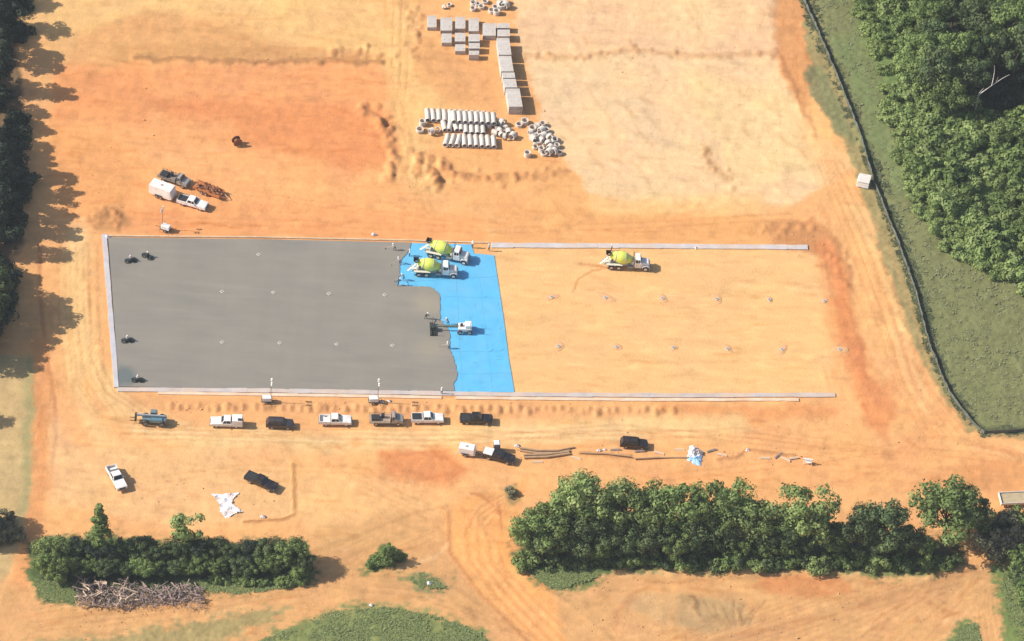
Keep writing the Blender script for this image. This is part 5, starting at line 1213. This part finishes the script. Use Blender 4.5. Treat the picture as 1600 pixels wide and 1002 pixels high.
for h, x, y, lf, wd in thick[95:]:
    pr = PROT[('bush', rt.randrange(4))][0] if ('bush', 0) in PROT and ('bush', 1) in PROT and ('bush', 2) in PROT and ('bush', 3) in PROT else list(v for k_, v in PROT.items() if k_[0] == 'bush' and len(k_) == 2)[0][0]
    n_ = len(pr.vertices); co = np.empty(n_*3, np.float32); pr.vertices.foreach_get('co', co); co = co.reshape(-1, 3); tt = np.empty(len(pr.polygons), np.float32); pr.attributes['tint'].data.foreach_get('value', tt)
    a_ = rt.uniform(0, 6.28); s_ = h/2.6; p = P(x, y); c_, d_ = math.cos(a_)*s_*wd, math.sin(a_)*s_*wd
    VV.append(np.stack([co[:, 0]*c_-co[:, 1]*d_+p.x, co[:, 0]*d_+co[:, 1]*c_+p.y, co[:, 2]*s_], 1)); TT.append(np.clip(tt+(.25 if lf == 'light' else -.1), 0, 1))
VV = np.concatenate(VV).astype(np.float32); TT = np.concatenate(TT).astype(np.float32); nf = len(TT)
me = bpy.data.meshes.new('undergrowth'); me.vertices.add(len(VV)); me.vertices.foreach_set('co', VV.ravel()); me.loops.add(nf*4); me.loops.foreach_set('vertex_index', np.arange(nf*4, dtype=np.int32))
me.polygons.add(nf); me.polygons.foreach_set('loop_start', np.arange(0, nf*4, 4, dtype=np.int32)); me.polygons.foreach_set('loop_total', np.full(nf, 4, np.int32)); me.update(calc_edges=True)
at = me.attributes.new('tint', 'FLOAT', 'FACE'); at.data.foreach_set('value', TT); me.materials.append(leaf_mat('leaf_thicket', (.135, .19, .058), (.29, .36, .125)))
tag(link(bpy.data.objects.new('undergrowth', me)), 'low green tangle of vines and brush edging the wood on the right', 'undergrowth', kind='stuff')
for (x, y) in [(1530, 42), (1500, 60), (1572, 168), (1590, 130), (1555, 150), (1500, 168)]:
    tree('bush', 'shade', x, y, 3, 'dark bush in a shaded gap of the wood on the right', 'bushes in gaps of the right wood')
# bleached dead tree
root = empty('dead_tree'); tag(root, 'bleached leafless dead tree leaning in a dark gap of the right wood', 'dead tree'); b = MB()
def limb(p, d, r_, L, n_):
    p = Vector(p); d = Vector(d).normalized()
    for k in range(n_): q2 = p+d*(L/n_); b.tube(p, q2, r_*(1-.7*k/n_), r_*(1-.7*(k+1)/n_), n=7, caps=False); p = q2; d = (d+Vector((rt.uniform(-.15, .15), rt.uniform(-.15, .15), rt.uniform(-.05, .1)))).normalized()
    return p
foot = P(1528, 150, 5); root.location = (foot.x, foot.y, 0)
MB().tube((0, 0, 0), (0, 0, 5), .2, .15, n=8).build('trunk', DEAD, root)
f1 = limb((0, 0, 5), (.7, .35, .65), .16, 3.4, 4); limb(f1, (.75, .5, .35), .11, 4.2, 5); limb(f1, (.15, .5, .9), .10, 4.2, 5); limb((0, 0, 5.2), (.3, -.1, 1), .08, 2.5, 3); limb(f1+Vector((.8, .6, .3)), (.2, .1, 1), .05, 1.6, 3)
b.build('limb', DEAD, root, smooth=True)

# wood at the left edge: narrow tall trees whose shadows reach over the clay
for (x, y, h) in [(2, 22, 11.5), (-22, -18, 12), (-8, 62, 11), (8, 80, 9.5), (2, 120, 12.2), (-30, 150, 11), (-18, 178, 10.5), (-36, 205, 12), (-14, 226, 10.5), (2, 252, 11.8), (6, 280, 12.6), (-2, 312, 12), (4, 338, 12.4), (-2, 372, 11.6),
                  (-50, 300, 13), (-55, 240, 13), (-60, 110, 13), (-52, 40, 12), (-62, 370, 12), (-8, 448, 12), (0, 470, 12.4), (-2, 490, 10), (-34, 522, 11.5), (-50, 548, 11), (-60, 440, 13), (-58, 495, 12), (-90, 520, 12), (-20, 425, 8), (-14, 410, 8), (-4, 465, 10.5), (-10, 505, 10), (-22, 515, 9), (-30, 535, 9)]:
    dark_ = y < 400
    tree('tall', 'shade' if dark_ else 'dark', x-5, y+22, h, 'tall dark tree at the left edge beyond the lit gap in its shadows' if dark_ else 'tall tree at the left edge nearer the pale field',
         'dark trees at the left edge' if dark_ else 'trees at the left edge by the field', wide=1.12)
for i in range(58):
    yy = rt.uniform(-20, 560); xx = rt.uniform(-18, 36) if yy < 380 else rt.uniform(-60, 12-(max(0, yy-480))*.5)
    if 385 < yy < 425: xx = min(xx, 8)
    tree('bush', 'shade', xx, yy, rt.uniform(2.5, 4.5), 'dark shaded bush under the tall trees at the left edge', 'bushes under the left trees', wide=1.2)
for (x, y, h) in [(-72, 655, 9), (-66, 838, 12), (-50, 822, 11), (-78, 850, 10), (-60, 850, 11)]:
    tree('tall', 'dark', x, y, h, 'tree outside the left edge whose shadow crosses the pale field', 'trees left of the field')
for (x, y) in [(2, 828), (14, 835), (-8, 822), (4, 845), (24, 840), (10, 815)]:
    tree('bush', 'grey', x, y, 2.4, 'grey brown bush in tree shade at the left edge of the field track', 'grey bushes at the left edge')

# long row of trees at lower right (foot positions)
big = [(828, 862, 9.5, 'mid', 'leftmost tree of the long row, over the curved dirt road'), (868, 850, 10.5, 'mid', 'mid green tree second in the long row, behind the grass tip'), (905, 838, 14, 'light', 'bright tall tree near the left end of the long row'),
       (885, 822, 10, 'light', 'bright tree at the back of the long row by the tan pipes'), (955, 838, 13, 'light', 'bright tall tree third from the left along the back of the row'), (1000, 835, 12.5, 'mid', 'mid green rounded tree left of the row centre'), (1048, 838, 12.5, 'mid', 'mid green tree below the thin tan pipe in the row'),
       (1098, 838, 12.5, 'mid', 'mid green tree directly below the blue tarp in the row'), (1142, 836, 11.5, 'mid', 'rounded tree just right of the blue tarp in the row'), (1172, 850, 10, 'light', 'yellow green smaller tree in the middle of the row'), (1208, 845, 9, 'mid', 'low tree just left of the bright tall tree below the trestle'),
       (1252, 850, 14, 'light', 'bright tall tree in the row below the white trestle stand'), (1302, 862, 7, 'dark', 'low dark tree right of the bright tall tree in the row'), (1345, 862, 10, 'dark', 'dark tree left of the darkest tree in the row'), (1380, 858, 11, 'dark', 'darkest full tree in the right part of the row'),
       (1425, 866, 6.5, 'dark', 'low dark tree left of the big round tree at the row end'), (1475, 838, 12.5, 'mid', 'big round tree near the right end of the row'), (1512, 836, 10, 'dark', 'dark side tree joined to the big round tree at the row end')]
for (x, y, h, lf, lb) in big: tree('broad', lf, x, y, h, lb, 'large trees of the long row', wide={1475: 1.35}.get(x, 1.02 if h > 12 else 1.12))
for (x, y, h) in [(846, 866, 7.5), (880, 862, 9), (925, 856, 9), (975, 858, 8.5), (1022, 856, 9), (1072, 860, 8), (1120, 858, 8), (1190, 862, 7), (1232, 864, 7.5)]:
    tree('broad', 'dark', x, y, h, 'mid height dark tree in the middle of the long row, behind its low front trees', 'middle trees of the long row', wide=1.15)
for i, x in enumerate(range(832, 1480, 36)):
    tree('broad', rt.choice(('mid', 'dark', 'mid')), x+rt.uniform(-6, 6), 872+rt.uniform(-5, 6), rt.uniform(4, 7.5), 'low leafy tree along the shaded camera side of the long row', 'low front trees of the long row')
for i, x in enumerate(range(820, 1500, 13)):
    tree('bush', rt.choice(('mid', 'light', 'dark')), x+rt.uniform(-5, 5), 885+rt.uniform(-6, 3) if x > 950 else 878+rt.uniform(-5, 8), rt.uniform(1.6, 3.4), 'bush at the foot of the long row of trees on its camera side', 'bushes at the foot of the long row')
tree('bush', 'grey', 800, 772, 1.7, 'lone scraggly bush left of the long row at the road bend')
for (x, y, h, lf, k) in [(1535, 850, 5.5, 'grey', 'bush'), (1560, 850, 5, 'grey', 'bush'), (1585, 845, 5, 'grey', 'bush'), (1548, 830, 4, 'grey', 'bush'), (1575, 825, 4.5, 'grey', 'bush'), (1598, 822, 5, 'mid', 'bush'), (1560, 870, 4, 'grey', 'bush'), (1590, 875, 4, 'mid', 'bush')]:
    tree('bush', lf, x, y, h, 'greyish bush in the clump below the pale trailer at the right edge', 'bushes below the pale trailer', wide=.8)
for i in range(26):
    t = rt.random(); tree('bush', rt.choice(('mid', 'dark')), 1590+t*30+rt.uniform(-6, 6), 880+t*130+rt.uniform(-8, 8), rt.uniform(1.5, 2.8), 'low green bush in the hedge line at the lower right corner', 'hedge bushes at the lower right corner')

tree('bush', 'dark', 45, 217, 1.4, 'small dark green bush in the tree shadow at the left edge')
# hedge island at lower left
tree('cone', 'mid', 155, 868, 14, 'tall narrow conifer rising from the lower left hedge', wide=1.5)
tree('airy', 'light', 290, 862, 10, 'thin open crowned tree rising from the middle of the lower left hedge', wide=1.2)
for (x, y, h, lf) in [(78, 885, 7.5, 'light'), (70, 905, 6, 'mid'), (100, 882, 6.5, 'light'), (92, 910, 6.5, 'mid')]:
    tree('broad', lf, x, y, h, 'bright green tree at the left end of the lower left hedge', 'bright trees at the hedge end')
for i, x in enumerate(range(122, 470, 21)):
    tree('broad', rt.choice(('dark', 'shade', 'dark')), x+rt.uniform(-5, 5), 878+rt.uniform(-5, 6), rt.uniform(4.6, 6.2), 'low dark tree in the back of the lower left hedge', 'dark trees of the lower left hedge', wide=1.05)
for i, x in enumerate(range(120, 480, 19)):
    tree('broad', rt.choice(('dark', 'mid')), x+rt.uniform(-5, 5), 899+rt.uniform(-5, 5), rt.uniform(3.2, 4.6), 'low bushy tree on the camera side of the lower left hedge', 'front trees of the lower left hedge', wide=1.2)
for (x, y, h, lf) in [(462, 884, 6.5, 'mid'), (440, 890, 6.5, 'mid'), (474, 896, 5, 'dark'), (415, 880, 6, 'dark')]:
    tree('broad', lf, x, y, h, 'full green tree at the right end of the lower left hedge', 'full trees at the right hedge end')
for i in range(30):
    tree('bush', rt.choice(('mid', 'light')), rt.uniform(330, 480), rt.uniform(900, 914), rt.uniform(.9, 1.8), 'small bush on the grass in front of the lower left hedge', 'small bushes before the hedge')
tree('airy', 'mid', 603, 878, 4.6, 'small upright tree alone between the forking dirt tracks', wide=1.1)
for (x, y, h) in [(585, 884, 1.8), (596, 880, 2.4), (610, 878, 2.6), (622, 872, 1.9), (578, 888, 1.3), (605, 868, 2.2), (590, 874, 1.9), (615, 866, 1.6)]:
    tree('bush', 'mid', x, y, h, 'low bush round the small tree between the forking tracks', 'bushes between the tracks')
for o in bpy.data.objects:
    if 'used' in o.keys(): del o['used']

# ------------------------------------------------------------------ grass tufts and clods (uncountable)
def scatter_tufts(name, label, m, regions, seed):
    g = np.random.default_rng(seed); pts = []
    for (poly, n_) in regions:
        xs_ = [p[0] for p in poly]; ys_ = [p[1] for p in poly]; k = 0
        while k < n_:
            xx = g.uniform(min(xs_), max(xs_), 4000); yy = g.uniform(min(ys_), max(ys_), 4000); ok = inside(poly, xx, yy); xx, yy = xx[ok], yy[ok]
            for a, c in zip(xx[:n_-k], yy[:n_-k]): p = P(a, c); pts.append((p.x, p.y))
            k += len(xx[:n_-k])
    p = np.array(pts); n_ = len(p)
    keep = fbm(p[:, 0]*.35+50, p[:, 1]*.35+50, seed, 3) > .30; p = p[keep]; n_ = len(p); V_ = []; T = []
    for k in range(5):
        a = g.uniform(0, 6.28, n_); s = g.uniform(.15, .38, n_); h = g.uniform(.03, .13, n_); dx, dy = np.cos(a), np.sin(a)
        ox, oy = g.normal(0, .16, n_), g.normal(0, .16, n_); z = np.full(n_, -.02)
        v0 = np.stack([p[:, 0]+ox-dy*s*.4, p[:, 1]+oy+dx*s*.4, z], 1); v1 = np.stack([p[:, 0]+ox+dy*s*.4, p[:, 1]+oy-dx*s*.4, z], 1)
        v2 = np.stack([p[:, 0]+ox+dx*s, p[:, 1]+oy+dy*s, z+h], 1); v3 = np.stack([p[:, 0]+ox+dx*s*.6-dy*s*.4, p[:, 1]+oy+dy*s*.6+dx*s*.4, z+h*.9], 1)
        V_.append(np.stack([v0, v1, v2, v3], 1).reshape(-1, 3)); T.append(g.random(n_))
    V_ = np.concatenate(V_).astype(np.float32); T = np.concatenate(T).astype(np.float32); nf = len(T)
    me = bpy.data.meshes.new(name); me.vertices.add(len(V_)); me.vertices.foreach_set('co', V_.ravel()); me.loops.add(nf*4); me.loops.foreach_set('vertex_index', np.arange(nf*4, dtype=np.int32))
    me.polygons.add(nf); me.polygons.foreach_set('loop_start', np.arange(0, nf*4, 4, dtype=np.int32)); me.polygons.foreach_set('loop_total', np.full(nf, 4, np.int32)); me.update(calc_edges=True)
    at = me.attributes.new('tint', 'FLOAT', 'FACE'); at.data.foreach_set('value', T); me.materials.append(m); tag(link(bpy.data.objects.new(name, me)), label, 'grass', kind='stuff')
LM['field'] = leaf_mat('grass_olive', (.18, .195, .10), (.28, .285, .15)); LM['green'] = leaf_mat('grass_green', (.14, .18, .065), (.27, .31, .13))
scatter_tufts('field_grass', 'olive tufts of grass and weeds over the field right of the silt fence', LM['field'], [([(1270, 0), (1330, 0), (1420, 230), (1460, 400), (1600, 450), (1640, 672), (1540, 672), (1485, 605), (1455, 535), (1400, 365), (1348, 210)], 1500)], 5)
scatter_tufts('verge_grass', 'green tufts of grass in the foreground and round the hedges', LM['green'], [([(330, 1030), (470, 978), (520, 955), (600, 948), (680, 962), (750, 990), (800, 1050)], 5000), ([(820, 885), (955, 888), (930, 903), (870, 922), (835, 905)], 900),
    ([(300, 905), (490, 895), (480, 912), (380, 928), (290, 920)], 900), ([(50, 905), (120, 915), (120, 940), (70, 938)], 600), ([(1280, 884), (1480, 880), (1440, 899), (1380, 901)], 1200), ([(1555, 890), (1600, 880), (1640, 1030), (1600, 1030)], 1200), ([(1485, 1010), (1505, 978), (1525, 975), (1538, 1020)], 500),
    ([(575, 886), (600, 855), (630, 872)], 300), ([(632, 900), (660, 895), (697, 918), (660, 919)], 300)], 6)
scatter_tufts('fence_weeds', 'dark green weeds growing along the foot of the silt fence', leaf_mat('weed_green', (.07, .09, .05), (.16, .18, .09)), [([(1246, -10), (1272, -10), (1300, 75), (1360, 215), (1416, 370), (1446, 455), (1468, 545), (1496, 610), (1545, 668), (1600, 664), (1600, 678), (1535, 684), (1505, 655), (1474, 610), (1444, 540), (1422, 455), (1392, 372), (1336, 215), (1268, 60)], 2600)], 8)
b = MB()
clod_zones = [((560, 170), (612, 240), 90), ((600, 245), (700, 295), 110), ((820, 72), (1205, 95), 130), ((240, 84), (600, 99), 90), ((270, 628), (1060, 645), 420), ((1190, 345), (1300, 400), 120), ((200, 700), (460, 820), 90), ((900, 895), (1500, 1000), 320), ((60, 930), (600, 1000), 260), ((1340, 600), (1500, 720), 120), ((100, 100), (700, 360), 220), ((820, 100), (1250, 330), 160), ((800, 640), (1400, 740), 160), ((1120, 700), (1250, 722), 60)]
for (a, c, n_) in clod_zones:
    for i in range(int(n_*.55)):
        p = P(rnd.uniform(a[0], c[0]), rnd.uniform(a[1], c[1]), 0); s = rnd.uniform(.05, .16)*(1.5 if rnd.random() < .1 else .8)
        t = rnd.uniform(0, 6); vs = [(p.x+s*math.cos(t+k*1.57)*rnd.uniform(.7, 1.2), p.y+s*math.sin(t+k*1.57)*rnd.uniform(.7, 1.2), 0-.05) for k in range(4)]
        b.hexa(vs, [(p.x+(v[0]-p.x)*.6, p.y+(v[1]-p.y)*.6, s*rnd.uniform(.3, .7)) for v in vs])
tag(b.build('soil_clods', MND), 'scattered clods of orange clay over the rough ground', 'clods', kind='stuff')

# ------------------------------------------------------------------ haze over the whole site
hm = bpy.data.materials.new('thin_haze'); hm.use_nodes = True; n = hm.node_tree
for nd in list(n.nodes):
    if nd.type == 'BSDF_PRINCIPLED': n.nodes.remove(nd)
pv = n.nodes.new('ShaderNodeVolumePrincipled'); pv.inputs['Color'].default_value = (.86, .92, 1, 1); pv.inputs['Density'].default_value = .00006; pv.inputs['Anisotropy'].default_value = .2
n.links.new(pv.outputs[0], n.nodes['Material Output'].inputs['Volume'])
o = MB().box(-5200, 5200, -5200, 5200, -1.5, 700).build('haze', hm); tag(o, 'thin pale haze between the camera and the ground', 'haze', kind='stuff')
